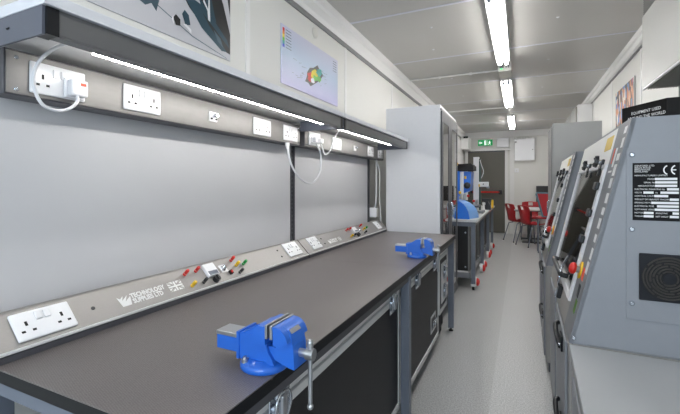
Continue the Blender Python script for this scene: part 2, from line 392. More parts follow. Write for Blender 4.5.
def butterfly(mb, y, z, x):      # chrome catch on the case front, faces +x
    F = frame((x, y, z), (0, 1, 0), (0, 0, 1)) @ Matrix.Diagonal((1.8, 1.35, 1.45, 1)); old = mb.T; mb.T = F
    mb.box((-.026, -.045, 0), (.026, .045, .004), M['chrome'], .0015)
    mb.cyl((0, -.004, .004), (0, -.004, .011), .019, M['chrome'], 16)
    mb.box((-.006, -.03, .008), (.006, .022, .016), M['zinc'], .002)
    mb.box((-.017, .018, .004), (.017, .034, .013), M['chrome'], .003)
    mb.tube([(-.018, -.03, .006), (-.02, 0, .012), (-.012, .026, .012), (.012, .026, .012), (.02, 0, .012), (.018, -.03, .006)], .003, M['chrome'], 6, 4)
    for a in (-.02, .02):
        for c in (-.038, .04): mb.ball((a, c, .004), .0035, M['zinc'], n=8)
    mb.T = old
def flight_case(y0, y1, label, x0=-1.15, x1=-.600, z0=.105, z1=.776, latches=(), handles=(), face=None, end=None, group='flight cases under the workbench'):
    t = thing('flight_case', label, 'flight case', ((x0+x1)/2, (y0+y1)/2, 0), 0, group)
    MB().box((x0, y0, z0), (x1, y1, z1), face or M['case'], .002).build('body', t)
    e = MB(); w = .078
    e.box((x1-.02, y0-.002, z1-w), (x1+.006, y1+.002, z1+.002), M['alu'], .002)
    e.box((x1+.004, y0, z1-w*.62), (x1+.0085, y1, z1-w*.5), M['zinc'])
    e.box((x1-.02, y0-.002, z0-.002), (x1+.006, y1+.002, z0+.035), M['alu'], .002)
    for yy in (y0, y1):
        s_ = 1 if yy == y0 else -1
        e.box((x1-.02, yy-s_*.002, z0), (x1+.004, yy+s_*.010, z1), M['alu'], .0015)
        e.box((x0, yy-s_*.003, z1-.03), (x1, yy+s_*.01, z1+.001), M['alu']).box((x0, yy-s_*.003, z0), (x1, yy+s_*.01, z0+.03), M['alu'])
        for zz in (z0+.03, z1-.05): e.ball((x1-.05, yy-s_*.004, zz), .012, M['chrome'], n=10)
    e.build('edge_trim', t)
    for y, z in latches:
        q = MB(); butterfly(q, y, z, x1+.009); q.build('butterfly_latch', t)
    for y, z in handles:
        q = MB(frame((x1+.001, y, z), (0, 1, 0), (0, 0, 1)))
        q.box((-.09, -.065, 0), (.09, .065, .004), M['zinc'], .0015).box((-.065, -.045, .004), (.065, .045, .005), M['black'])
        q.tube([(-.045, -.03, .006), (-.045, .02, .016), (0, .024, .018), (.045, .02, .016), (.045, -.03, .006)], .006, M['chrome'], 8, 4)
        q.build('recessed_handle', t)
    MB().box((x0+.02, y0+.02, .077), (x1-.03, y1-.02, z0), M['rubber']).build('base_board', t)
    for x in (x0+.07, x1-.07):
        for y in (y0+.1, y1-.1):
            q = MB().cyl((x-.012, y, .038), (x+.012, y, .038), .038, M['rubber'], 18).box((x-.022, y-.02, .05), (x+.022, y+.02, .075), M['zinc'])
            q.build('caster', t)
    return t
flight_case(.60, 2.03, 'largest black flight case under the near half of the workbench', latches=((.868, .728), (1.885, .728)))
flight_case(2.078, 3.14, 'black flight case with recessed chrome handle under the far half of the workbench', latches=((2.40, .728), (2.95, .728)), handles=((2.94, .275),))
t = flight_case(3.20, 3.535, 'narrow grey-fronted flight case beside the far workbench leg', z0=.25, x1=-.600, group='flight cases under the workbench')
MB().box((-.600, 3.22, .30), (-.594, 3.51, .70), M['case']).box((-.595, 3.25, .33), (-.590, 3.48, .66), M['alu']).build('front_panel', t, label='brushed grey front panel')
q = MB(); butterfly(q, 3.36, .58, -.589); butterfly(q, 3.36, .42, -.589); q.build('butterfly_latch', t)
MB().box((-1.1, 3.24, .02), (-.64, 3.50, .25), M['rubber']).build('base_board', t)

# ------------------------------------------------------------------ socket panels
def socket(F, u, v, parent, plug_sw=True, w=.152, h=.088, switches=2):
    q = MB(F)
    q.box((u-w/2, v-h/2, 0), (u+w/2, v+h/2, .009), M['white'], .005)
    gx = (-.045, .045) if w > .12 else (0,)
    for g in gx:
        q.box((u+g-.0032, v-.002, .0088), (u+g+.0032, v+.012, .0096), M['hole'])
        for s_ in (-1, 1): q.box((u+g+s_*.013-.0045, v-.022, .0088), (u+g+s_*.013+.0045, v-.0155, .0096), M['hole'])
    p = q.build('socket', parent)
    for s_ in ((-1, 1) if switches == 2 else (0,)):
        MB(F).box((u+s_*.011-.0085, v+.008, .008), (u+s_*.011+.0085, v+.034, .014), M['white'], .003).build('rocker_switch', p)
    return p
def screw(F, u, v, r=.005):
    return MB(F).lathe([(r, 0), (r, .0015), (r*.6, .003)], (u, v, 0), (0, 0, 1), M['chrome'], 10)

# 45 degree service rails standing on the worktop
def post(F, u, v, m, parent, lab):
    q = MB(F).cyl((u, v, 0), (u, v, .006), .0075, m, 12).cyl((u, v, .006), (u, v, .012), .004, M['zinc'], 10)
    q.lathe([(.0062, .010), (.0075, .013), (.0075, .026), (.006, .030)], (u, v, 0), (0, 0, 1), m, 12)
    q.build('terminal_post', parent, label=lab)
def rail(y0, y1, label, items):
    t = thing('service_rail', label, 'socket rail', (-1.24, (y0+y1)/2, BZ), 0, 'service rails along the back of the workbench')
    zt = .964
    MB().prism([(-1.205, BZ), (-1.199, BZ+.002), (-1.199, .878), (-1.194, .884), (-1.198, .890), (-1.274, .966), (-1.277, .972), (-1.283, .972), (-1.283, .966), (-1.345, .94), (-1.345, BZ)], 'y', y0, y1, M['steel']).build('body', t)
    MB().box((-1.1995, y0, BZ+.001), (-1.193, y1, .8775), M['darkframe']).build('skirt', t, label='dark grey skirt')
    MB().box((-1.1965, y0, .8805), (-1.190, y1, .8895), M['alu'], .002).build('lip', t)
    F = frame((-1.2, 0, .892), (0, 1, 0), (-1, 0, 1))      # u = world y, v up the slope (0..0.108)
    items(t, F)
    return t
FM = M['label']
def emblem(F, t, u, v, k):
    # mark, two lines of words and the flag in white print
    q = MB(F); z = .0012
    q.raw([(u, v+.052*k, z), (u+.012*k, v+.04*k, z), (u+.03*k, v+.052*k, z), (u+.018*k, v+.03*k, z), (u+.05*k, v+.052*k, z), (u+.03*k, v+.022*k, z), (u+.062*k, v+.044*k, z), (u+.05*k, v, z), (u+.008*k, v, z)],
          [(0, 1, 8), (1, 2, 3), (1, 3, 8), (3, 4, 5), (3, 5, 8), (5, 6, 7), (5, 7, 8)], FM)
    text_geo(q, 'TECHNOLOGY\nSUPPLIES LTD', .033*k, u+.062*k, v+.030*k, FM, z, bold=.0016*k, sx=.80, line=.85)
    q.build('lettering', t, label='white printed lettering')
    q = MB(F); fu = u+.262*k; fw = .085*k; fh = .055*k
    q.box((fu, v+fh*.42, z-.0005), (fu+fw, v+fh*.58, z), FM).box((fu+fw*.44, v, z-.0005), (fu+fw*.56, v+fh, z), FM)
    def tri(a, b_, c): q.raw([(fu+a[0]*fw, v+a[1]*fh, z), (fu+b_[0]*fw, v+b_[1]*fh, z), (fu+c[0]*fw, v+c[1]*fh, z)], [(0, 1, 2)], FM)
    for sx in (0, 1):
        for sy in (0, 1):
            g = lambda a, b_: (a if not sx else 1-a, b_ if not sy else 1-b_)
            tri(g(.12, 0), g(.38, 0), g(.38, .30)); tri(g(0, .1), g(0, .34), g(.24, .34)); tri(g(.0, 0), g(.05, 0), g(.36, .34))
    q.build('flag_emblem', t, label='white flag emblem')
def items1(t, F):
    socket(F, .636, .050, t)
    for u, v in ((.775, .048),): MB(F).lathe([(.006, 0), (.006, .002), (.003, .002)], (u, v, 0), (0, 0, 1), M['black'], 12).build('screw', t)
    emblem(F, t, .858, .020, .78)
    post(F, 1.165, .080, M['red'], t, 'red post'); post(F, 1.225, .081, M['red'], t, 'red post'); post(F, 1.165, .020, M['yellow'], t, 'yellow post'); post(F, 1.228, .020, M['black'], t, 'black post')
    q = MB(F).box((1.262, .032, 0), (1.326, .096, .016), M['white'], .003).box((1.268, .036, .0155), (1.320, .056, .0165), M['frame'])
    q.build('meter', t, label='white square digital meter')
    MB(F).cyl((1.295, .014, 0), (1.295, .014, .02), .015, M['black'], 18).box((1.291, .002, .02), (1.299, .026, .026), M['black']).build('control_knob', t)
    MB(F).lathe([(.014, 0), (.014, .003), (.009, .004), (.009, .018), (.004, .018)], (1.375, .058, 0), (0, 0, 1), M['chrome'], 16).box((1.355, .038, 0), (1.395, .078, .002), M['zinc']).build('coaxial_jack', t)
    post(F, 1.452, .088, M['red'], t, 'red post'); post(F, 1.462, .056, M['yellow'], t, 'yellow post'); post(F, 1.512, .052, M['green'], t, 'green post'); post(F, 1.455, .014, M['black'], t, 'black post')
    MB(F).box((1.392, .018, 0), (1.408, .036, .012), M['hole']).box((1.395, .02, .012), (1.403, .030, .017), M['red']).build('rocker_switch', t, label='small red and black switch')
    socket(F, 1.965, .056, t, w=.145, h=.096)
    for v in (.03, .075): MB(F).lathe([(.005, 0), (.005, .002), (.003, .003)], (1.83, v, 0), (0, 0, 1), M['hole'], 10).build('screw', t)
rail(BY0, 2.085, 'near sloping steel service rail with lettering and coloured terminals on the worktop', items1)
def items2(t, F):
    socket(F, 2.235, .056, t, w=.125, h=.096)
    for v in (.03, .075): MB(F).lathe([(.005, 0), (.005, .002), (.003, .003)], (2.36, v, 0), (0, 0, 1), M['hole'], 10).build('screw', t)
    emblem(F, t, 2.42, .018, .6)
    for u, v, m, l in ((2.80, .085, 'red', 'red post'), (2.86, .086, 'red', 'red post'), (2.80, .022, 'yellow', 'yellow post'), (2.86, .022, 'black', 'black post'),
                       (3.10, .092, 'red', 'red post'), (3.11, .052, 'yellow', 'yellow post'), (3.17, .056, 'green', 'green post'), (3.09, .018, 'black', 'black post')):
        post(F, u, v, M[m], t, l)
    MB(F).box((2.90, .040, 0), (2.97, .096, .016), M['white'], .003).box((2.905, .044, .0155), (2.965, .058, .0165), M['frame']).build('meter', t, label='white square digital meter')
    MB(F).cyl((2.93, .016, 0), (2.93, .016, .02), .015, M['black'], 18).box((2.926, .004, .02), (2.934, .028, .026), M['black']).build('control_knob', t)
    MB(F).lathe([(.014, 0), (.014, .003), (.009, .004), (.009, .018), (.004, .018)], (3.02, .052, 0), (0, 0, 1), M['chrome'], 16).box((3.0, .034, 0), (3.04, .072, .002), M['zinc']).build('coaxial_jack', t)
    socket(F, 3.48, .056, t, w=.105, h=.09)
rail(2.095, BY1-.01, 'far sloping steel service rail ending at the tall cabinet', items2)

# upper trunking
def trunking(y0, y1, label):
    t = thing('power_trunking', label, 'power trunking', (-1.32, (y0+y1)/2, 1.57), 0, 'steel power trunking under the shelf')
    MB().box((-1.36, y0, 1.572), (-1.283, y1, 1.70), M['darkframe'], .002).build('body', t)
    MB().box((-1.284, y0+.004, 1.577), (-1.2795, y1-.004, 1.694), M['trunk']).build('front_cover', t)
    F = frame((-1.2795, 0, 1.632), (0, 1, 0), (0, 0, 1))
    for y in (y0+.028, y1-.02):
        for v in (-.043, .046): screw(F, y, v, .006).build('screw', t)
    return t, F
t, F = trunking(.562, 2.125, 'near length of steel power trunking above the grey backboard')
TR1 = t
socket(F, .697, 0, t, w=.155, h=.092)
socket(F, .985, .004, t, w=.155, h=.092)
q = MB(F).box((1.325, -.022, 0), (1.375, .022, .006), M['white'], .002).cyl((1.35, .004, .006), (1.35, .004, .03), .009, M['chrome'], 14).ball((1.337, -.010, .008), .005, M['hole'], n=8).ball((1.365, -.010, .008), .005, M['hole'], n=8)
q.build('data_outlet', t, label='small square outlet with chrome jack')
socket(F, 1.72, .002, t, w=.155, h=.092)
socket(F, 2.005, .002, t, w=.155, h=.092)
t, F = trunking(2.185, 3.80, 'far length of steel power trunking above the grey backboard')
socket(F, 2.31, 0, t, w=.155, h=.092); socket(F, 2.665, .002, t, w=.155, h=.092)
MB(F).box((3.0, -.022, 0), (3.05, .022, .006), M['white'], .002).cyl((3.025, .006, .006), (3.025, .006, .028), .009, M['chrome'], 14).build('data_outlet', t, label='small square outlet with chrome jack')
socket(F, 3.40, .002, t, w=.145, h=.094); socket(F, 3.68, .002, t, w=.14, h=.094)

# backboards and slotted uprights
for y0, y1, l in ((.53, 2.172, 'near smooth grey backboard panel above the workbench'), (2.228, 3.598, 'far smooth grey backboard panel beside the tall cabinet')):
    tag(MB().box((-1.4385, y0, .8605), (-1.383, y1, 1.655), M['panel'], .002).build('backboard'), l, 'backboard', 'grey backboards above the workbench')
for y, l in ((2.20, 'dark slotted upright between the two grey backboards'), (3.624, 'dark slotted upright at the far end of the backboards')):
    q = MB().box((-1.4385, y-.024, .8605), (-1.393, y+.024, 1.655), M['darkframe'], .002)
    q.box((-1.393, y-.024, .942), (-1.379, y-.017, 1.655), M['darkframe']).box((-1.393, y+.017, .942), (-1.379, y+.024, 1.655), M['darkframe'])
    for k in range(24):
        z = .975+k*.028
        for s_ in (-1, 1): q.box((-1.3935, y+s_*.009-.003, z), (-1.3922, y+s_*.009+.003, z+.016), M['hole'])
    tag(q.build('slotted_upright'), l, 'upright', 'slotted uprights')

# lighted shelf canopies
def canopy(y0, y1, label, led):
    t = thing('light_canopy', label, 'shelf', (-1.2, (y0+y1)/2, 1.66), 0, 'lit shelf canopies over the workbench')
    MB().box((-1.435, y0-.002, 1.7285), (-.965, y1+.002, 1.756), M['boardedge'], .0015).build('shelf_board', t)
    MB().box((-.990, y0+.03, 1.668), (-.975, y1-.03, 1.7275), M['canopy'], .0015).box((-1.01, y0+.03, 1.664), (-.976, y1-.03, 1.669), M['canopy']).build('front_rail', t)
    MB().box((-1.018, y0+.006, 1.664), (-.973, y0+.034, 1.7275), M['edge'], .001).build('end_cap', t)
    MB().box((-1.018, y1-.034, 1.664), (-.973, y1-.006, 1.7275), M['edge'], .001).build('end_cap', t)
    for y in (y0, y1-.006):
        MB().box((-1.275, y, 1.662), (-.978, y+.006, 1.728), M['endplate']).build('end_plate', t)
    q = MB().cyl((-1.12, y0-.0005, 1.70), (-1.12, y0+.002, 1.697), .006, M['hole'], 10); q.build('rivet', t)
    MB().box((-1.36, y0+.02, 1.721), (-1.01, y1-.02, 1.728), M['trim']).build('soffit', t)
    MB().box((-1.086, led[0], 1.685), (-1.076, led[1], 1.692), M['led']).build('led_strip', t)
    MB().box((-1.094, led[0]-.03, 1.692), (-1.068, led[1]+.03, 1.7205), M['silver'], .002).build('led_housing', t)
    return t
canopy(.50, 2.125, 'near lit shelf canopy with dark grey front above the workbench', (.68, 2.06))
canopy(2.135, 3.60, 'far lit shelf canopy ending at the tall cabinet', (2.2, 3.40))

# plugs and cables
def plug(loc_, label, grp, cables, small=False):
    t = thing('power_plug', label, 'plug', loc_, 0, grp)
    F = frame(loc_, (0, 1, 0), (0, 0, 1)); k = .8 if small else 1.22
    MB(F).box((-.024*k, -.026*k, 0), (.024*k, .024*k, .012), M['white'], .004).box((-.020*k, -.022*k, .010), (.020*k, .020*k, .040), M['white'], .006).build('plug_body', t)
    if not small: MB(F).box((.0, .006, .0395), (.016, .014, .0408), M['orange']).build('fuse_label', t, label='small red fuse label')
    for c, r in cables: MB().tube(c, r, M['cable'], 10, 6).build('cord', t)
    return t
plug((-1.2695, .735, 1.620), 'white plug in the nearest upper socket with a cord looping up to the shelf', 'plugs in the upper sockets',
     [([(-1.235, .728, 1.592), (-1.225, .722, 1.575), (-1.22, .700, 1.551), (-1.22, .665, 1.536), (-1.22, .626, 1.546), (-1.22, .607, 1.58), (-1.215, .600, 1.62), (-1.20, .608, 1.663), (-1.17, .630, 1.70), (-1.14, .655, 1.72)], .0048)])
plug((-1.2695, 2.263, 1.622), 'white plug in far trunking fed by the cord looping from the near trunking', 'plugs in the upper sockets',
     [([(-1.24, 2.27, 1.598), (-1.24, 2.32, 1.55), (-1.25, 2.356, 1.506), (-1.25, 2.341, 1.408), (-1.25, 2.256, 1.339), (-1.25, 2.15, 1.335), (-1.25, 2.051, 1.375), (-1.26, 1.993, 1.44), (-1.27, 1.975, 1.51), (-1.275, 1.97, 1.56)], .0058)], True)
plug((-1.2695, 2.345, 1.622), 'white plug in far trunking whose thin cord rises to the shelf', 'plugs in the upper sockets',
     [([(-1.24, 2.345, 1.598), (-1.22, 2.36, 1.53), (-1.2, 2.40, 1.56), (-1.2, 2.44, 1.62), (-1.18, 2.49, 1.70), (-1.15, 2.53, 1.72)], .0035)], True)
tag(MB().cyl((-1.275, 1.97, 1.553), (-1.275, 1.97, 1.574), .014, M['white'], 14).cyl((-1.275, 1.97, 1.538), (-1.275, 1.97, 1.553), .010, M['white'], 14).build('cable_gland'), 'white cable gland under the near trunking where the looped cord leaves', 'cable gland')
tag(MB().tube([(-1.31, 3.665, 1.571), (-1.31, 3.66, 1.4), (-1.31, 3.655, 1.2), (-1.325, 3.675, 1.12), (-1.34, 3.685, 1.089)], .008, M['cable'], 10, 5).build('hanging_cable'),
    'thicker white cord hanging down beside the far upright', 'cable', 'cords at the far end of the backboards')
tag(MB().tube([(-1.33, 3.70, 1.571), (-1.29, 3.70, 1.45), (-1.28, 3.67, 1.2), (-1.27, 3.665, 1.05), (-1.27, 3.668, .90), (-1.30, 3.672, .865)], .005, M['cable'], 10, 5).build('hanging_cable'),
    'thin white cord dropping to the worktop corner by the tall cabinet', 'cable', 'cords at the far end of the backboards')

t = thing('junction_box', 'small white junction box with a cord at the far end of the backboards', 'junction box', (-1.39, 3.695, .99))
MB().box((-1.4385, 3.655, .99), (-1.31, 3.735, 1.088), M['white'], .006).build('box', t)
MB().box((-1.3095, 3.665, 1.0), (-1.304, 3.725, 1.078), M['offwhite'], .004).build('cover', t)
# ------------------------------------------------------------------ bench vices
def vise(label):
    t = thing('bench_vise', label, 'vise', (-.586, .806, BZ+.0005), 0, 'blue vices on the workbench')
    t.scale = (.93, .90, 1.0)
    B = M['vise']
    q = MB().lathe([(.064, 0), (.067, .003), (.067, .013), (.062, .018), (.050, .022), (.044, .026)], (-.004, 0, 0), (0, 0, 1), B, 36)
    p = q.build('swivel_base', t, True)
    for a in (235, 55):
        c_, s_ = math.cos(R(a)), math.sin(R(a))
        MB().cyl((-.004+.056*c_, .056*s_, .018), (-.004+.056*c_, .056*s_, .028), .0095, M['zinc'], 6).cyl((-.004+.056*c_, .056*s_, .028), (-.004+.056*c_, .056*s_, .033), .005, M['zinc'], 10).build('bolt', p, True)
    # fixed jaw: waist rising to a wide head
    q = MB().prism([(-.060, .020), (.050, .020), (.044, .034), (.030, .050), (.026, .066), (.034, .080), (.036, .085), (-.062, .085), (-.064, .080), (-.062, .030)], 'y', -.036, .036, B)
    q.prism([(-.062, .084), (.034, .084), (.034, .118), (.014, .118), (-.006, .112), (-.024, .100), (-.044, .090)], 'y', -.034, .034, B)
    q.prism([(-.004, .074), (.034, .074), (.034, .118), (.012, .118), (-.002, .108)], 'y', -.054, .054, B)
    q.prism([(-.07, .020), (-.062, .020), (-.062, .088), (-.07, .088)], 'y', -.040, .040, B)
    q.build('fixed_jaw', t, True)
    MB().box((-.150, -.028, .030), (-.06, .028, .068), B, .002).build('slide_bar', t, True)
    MB().box((-.151, -.029, .066), (-.06, .029, .077), M['zinc'], .002).build('slide_plate', t, True, label='bare steel top of the slide')
    MB().box((.034, -.055, .090), (.041, .055, .123), M['zinc'], .001).build('jaw_plate', t, True)
    MB().box((.049, -.055, .090), (.056, .055, .123), M['zinc'], .001).build('jaw_plate', t, True)
    arc = [(.056, .120)] + [(.064+.040*math.sin(R(a)), .080+.040*math.cos(R(a))) for a in range(0, 91, 10)] + [(.106, .076), (.108, .052), (.110, .020), (.094, .022), (.052, .034), (.046, .046), (.048, .060), (.060, .072), (.056, .085)]
    q = MB().prism(arc, 'y', -.033, .033, B)
    arc2 = [(.056, .120)] + [(.064+.038*math.sin(R(a)), .080+.040*math.cos(R(a))) for a in range(0, 85, 10)] + [(.080, .074), (.058, .076)]
    q.prism(arc2, 'y', -.052, .052, B)
    q.box((-.05, -.026, .030), (.10, .026, .062), B, .002)
    q.build('moving_jaw', t, True)
    Fm = frame((.092, -.005, .116), (0, 1, 0), (-.85, 0, .5))
    MB(frame((.0945, 0, .1065), (0, 1, 0), (-.68, 0, .73))).box((-.026, -.006, 0), (.020, .006, .0015), M['zinc']).build('name_badge', t, True, label='small silver badge')
    MB().cyl((.105, 0, .052), (.131, 0, .052), .010, M['zinc'], 18).cyl((.128, 0, .052), (.150, 0, .052), .0145, M['zinc'], 20).build('screw', t, True)
    q = MB().cyl((.139, 0, .078), (.139, 0, -.073), .0058, M['zinc'], 14).ball((.139, 0, .080), .0092, M['zinc'], (1, 1, .9)).ball((.139, 0, -.074), .0088, M['zinc'], (1, 1, .9))
    q.cyl((.139, 0, .066), (.139, 0, .076), .008, M['zinc'], 14)
    q.build('tommy_bar', t, True)
    return t
v0 = vise('large blue bench vise nearest, clamped at the front edge of the worktop')
copy_thing(v0, (-.590, 2.42, BZ+.0005), 0, 'smaller-looking blue bench vise at the far end of the workbench near the tall cabinet')

# ------------------------------------------------------------------ posters on the left wall
t = thing('poster', 'dark teal and black mechanical drawing poster nearest on the left wall', 'poster', (XL, 1.1, 1.995), 0, 'posters above the shelf')
PX = XL+.006
MB().box((XL+.001, .40, 1.995), (PX, 1.628, 2.56), M['p_grey'], 0).build('print_sheet', t)
def pp(mb, pts, m, k):
    x = PX+.0006*k; mb.raw([(x, y, z) for y, z in pts], [list(range(len(pts)))], m)
q = MB()
pp(q, [(1.10, 2.56), (1.626, 2.56), (1.626, 2.03), (1.58, 2.035), (1.46, 2.09), (1.34, 2.17), (1.24, 2.28)], M['p_black'], 1)
pp(q, [(1.12, 2.56), (1.19, 2.56), (1.33, 2.28), (1.47, 2.13), (1.60, 2.035), (1.56, 2.03), (1.42, 2.10), (1.28, 2.24)], M['p_teal'], 2)
pp(q, [(1.24, 2.36), (1.32, 2.24), (1.62, 2.06), (1.60, 2.10), (1.38, 2.26), (1.28, 2.40)], M['p_teal'], 3)
pp(q, [(1.20, 2.50), (1.24, 2.40), (1.36, 2.33), (1.42, 2.36), (1.30, 2.44)], M['p_teal2'], 4)
pp(q, [(1.32, 2.30), (1.37, 2.22), (1.41, 2.215), (1.36, 2.31)], M['p_grey'], 4)
pp(q, [(1.40, 2.40), (1.46, 2.20), (1.52, 2.16), (1.50, 2.22), (1.44, 2.42)], M['p_teal'], 4)
pp(q, [(1.42, 2.56), (1.50, 2.40), (1.57, 2.28), (1.626, 2.13), (1.626, 2.22), (1.60, 2.33), (1.54, 2.46), (1.50, 2.56)], M['p_grey'], 5)
pp(q, [(1.425, 2.235), (1.455, 2.20), (1.46, 2.155), (1.475, 2.15), (1.47, 2.27), (1.462, 2.27), (1.46, 2.21), (1.43, 2.25)], M['p_white'], 6)
pp(q, [(1.50, 2.12), (1.55, 2.09), (1.57, 2.05), (1.53, 2.07)], M['p_teal2'], 4)
pp(q, [(1.045, 2.105), (1.065, 2.15), (1.10, 2.135), (1.135, 2.16), (1.15, 2.125), (1.17, 2.13), (1.155, 2.075), (1.13, 2.10), (1.10, 2.08), (1.07, 2.09)], M['p_teal'], 4)
pp(q, [(1.085, 2.12), (1.105, 2.125), (1.10, 2.10)], M['p_white'], 5)
pp(q, [(1.245, 2.085), (1.26, 2.105), (1.285, 2.09), (1.285, 2.06), (1.26, 2.055)], M['p_black'], 4)
pp(q, [(1.235, 2.075), (1.245, 2.095), (1.25, 2.05)], M['p_white'], 5)
pp(q, [(1.295, 2.12), (1.31, 2.145), (1.335, 2.13), (1.345, 2.085), (1.315, 2.075)], M['p_teal'], 5)
pp(q, [(1.30, 2.075), (1.33, 2.06), (1.35, 2.045), (1.35, 2.065), (1.32, 2.08)], M['p_white'], 6)
pp(q, [(.42, 2.40), (.9, 2.17), (1.04, 2.115), (1.06, 2.12), (.9, 2.19), (.42, 2.43)], M['p_teal2'], 2)
pp(q, [(1.14, 2.11), (1.36, 2.035), (1.60, 2.0), (1.60, 2.003), (1.36, 2.04), (1.14, 2.115)], M['p_teal2'], 2)
q.build('artwork', t)
t.location.y += .018
t = thing('poster', 'pale lavender poster with a small rainbow-coloured part, above the far shelf', 'poster', (XL, 2.5, 2.0), 0, 'posters above the shelf')
MB().box((XL+.001, 2.085, 1.998), (PX, 2.955, 2.395), M['lav']).build('print_sheet', t)
cols = [mat('print_spectrum', c, .4) for c in ((200, 30, 20), (220, 120, 20), (225, 205, 30), (90, 180, 50), (30, 160, 150), (35, 70, 190))]
q = MB()
for k, m in enumerate(cols): pp(q, [(2.10, 2.375-.022*k), (2.125, 2.375-.022*k), (2.125, 2.353-.022*k), (2.10, 2.353-.022*k)], m, 1)
for k in range(7): pp(q, [(2.14, 2.372-.02*k), (2.21, 2.372-.02*k), (2.21, 2.367-.02*k), (2.14, 2.367-.02*k)], M['p_teal2'], 1)
for k in range(5): pp(q, [(2.86, 2.37-.02*k), (2.93, 2.37-.02*k), (2.93, 2.365-.02*k), (2.86, 2.365-.02*k)], M['p_teal2'], 1)
def blob(cy, cz, ry, rz_, m, k, rot=0):
    pts = []; cy += .03; ry *= 1.15; rz_ *= 1.15
    for i in range(14):
        a = 2*PI*i/14; r = 1+.22*random.uniform(-1, 1); y, z = ry*r*math.cos(a), rz_*r*math.sin(a)
        pts.append((cy+y*math.cos(rot)-z*math.sin(rot), cz+y*math.sin(rot)+z*math.cos(rot)))
    pp(q, pts, m, k)
blob(2.50, 2.155, .13, .062, M['p_black'], 1, .5)
blob(2.46, 2.13, .05, .035, cols[0], 2); blob(2.50, 2.16, .055, .035, cols[2], 3, .6); blob(2.55, 2.165, .06, .028, cols[3], 4, .6)
blob(2.58, 2.20, .045, .022, cols[4], 5, .4); blob(2.44, 2.115, .03, .02, cols[0], 5); blob(2.48, 2.115, .024, .018, M['p_white'], 6); blob(2.52, 2.175, .03, .015, cols[2], 6); blob(2.58, 2.15, .03, .022, cols[3], 5)
for i in range(26):
    y = random.uniform(2.22, 2.72); z = 2.14+random.uniform(-.06, .08); L = random.uniform(.02, .07); a = random.uniform(-.1, .35)
    if abs(y-2.5) < .1: continue
    pp(q, [(y, z), (y+L, z+L*a), (y+L, z+L*a+.002), (y, z+.003)], M['p_teal2'], 1)
q.build('artwork', t)
t.location.y += .055
tag(MB().lathe([(.042, 0), (.042, .006), (.034, .012), (.012, .014)], (XL, 2.61, 2.497), (1, 0, 0), M['offwhite'], 28).build('wall_disc'), 'cream round disc high on the left wall above the lavender poster', 'wall fitting')

# ------------------------------------------------------------------ tall glass-doored cabinet
CX0, CX1, CY0, CY1, CZ = -1.216, -.683, 3.685, 4.68, 2.08
t = thing('tall_cabinet', 'tall pale grey cabinet with dark framed glass doors at the end of the workbench', 'cabinet', ((CX0+CX1)/2, (CY0+CY1)/2, 0))
q = MB().box((CX0, CY0, .08), (CX1, CY0+.02, CZ), M['cabgrey'], .002).box((CX0, CY1-.02, .08), (CX1, CY1, CZ), M['cabgrey'], .002)
q.box((CX0, CY0+.0205, CZ-.03), (CX1, CY1-.0205, CZ-.0005), M['cabgrey']).box((CX0+.016, CY0+.0205, .08), (CX1, CY1-.0205, .11), M['cabgrey']).box((CX0+.0005, CY0+.0205, .08), (CX0+.015, CY1-.0205, CZ-.031), M['trim'])
q.build('body', t)
MB().box((CX0+.02, CY0+.02, 0), (CX1-.03, CY1-.02, .08), M['darkframe']).build('plinth', t)
MB().box((CX1, CY0+.004, CZ-.055), (CX1+.012, CY1-.004, CZ-.035), M['ledge']).build('header_gap', t)
for k, z in enumerate((.5, .9, 1.3, 1.7)): MB().box((CX0+.02, CY0+.02, z), (CX1-.03, CY1-.02, z+.02), M['cabgrey']).build('shelf', t)
ym = (CY0+CY1)/2
for i, (y0, y1) in enumerate(((CY0+.006, ym-.002), (ym+.002, CY1-.006))):
    wa, wb = ((.07, .12), (.10, .06))[i]; z0, z1 = .10, CZ-.06
    q = MB().box((CX1+.002, y0, z0), (CX1+.018, y0+wa, z1), M['darkframe'], .003).box((CX1+.002, y1-wb, z0), (CX1+.018, y1, z1), M['darkframe'], .003)
    q.box((CX1+.002, y0+wa, z0), (CX1+.018, y1-wb, z0+.1), M['darkframe']).box((CX1+.002, y0+wa, z1-.10), (CX1+.018, y1-wb, z1), M['darkframe'])
    dd = q.build('door', t)
    MB().box((CX1+.010, y0+wa-.003, z0+.097), (CX1+.014, y1-wb+.003, z1-.097), M['glass']).build('glass_pane', dd)
    hy = y1-.03 if i == 0 else y0+.03
    MB().tube([(CX1+.018, hy, 1.0), (CX1+.036, hy, 1.01), (CX1+.036, hy, 1.12), (CX1+.018, hy, 1.13)], .005, M['chrome'], 8, 3).build('handle', dd)
for i, (y, z, m, l) in enumerate(((4.0, .52, 'red', 'red storage box on the lower shelf of the tall cabinet'), (4.25, .92, 'black', 'black storage box on the middle shelf of the tall cabinet'), (4.0, 1.32, 'tabletop', 'pale storage box on the upper shelf of the tall cabinet'))):
    q = MB().prism([(y-.11, z+.001), (y+.11, z+.001), (y+.13, z+.15), (y-.13, z+.15)], 'x', CX0+.1, CX1-.12, M[m]).box((CX0+.09, y-.14, z+.145), (CX1-.11, y+.14, z+.165), M[m], .004)
    tag(q.build('storage_box'), l, 'box', 'boxes in the tall cabinet')

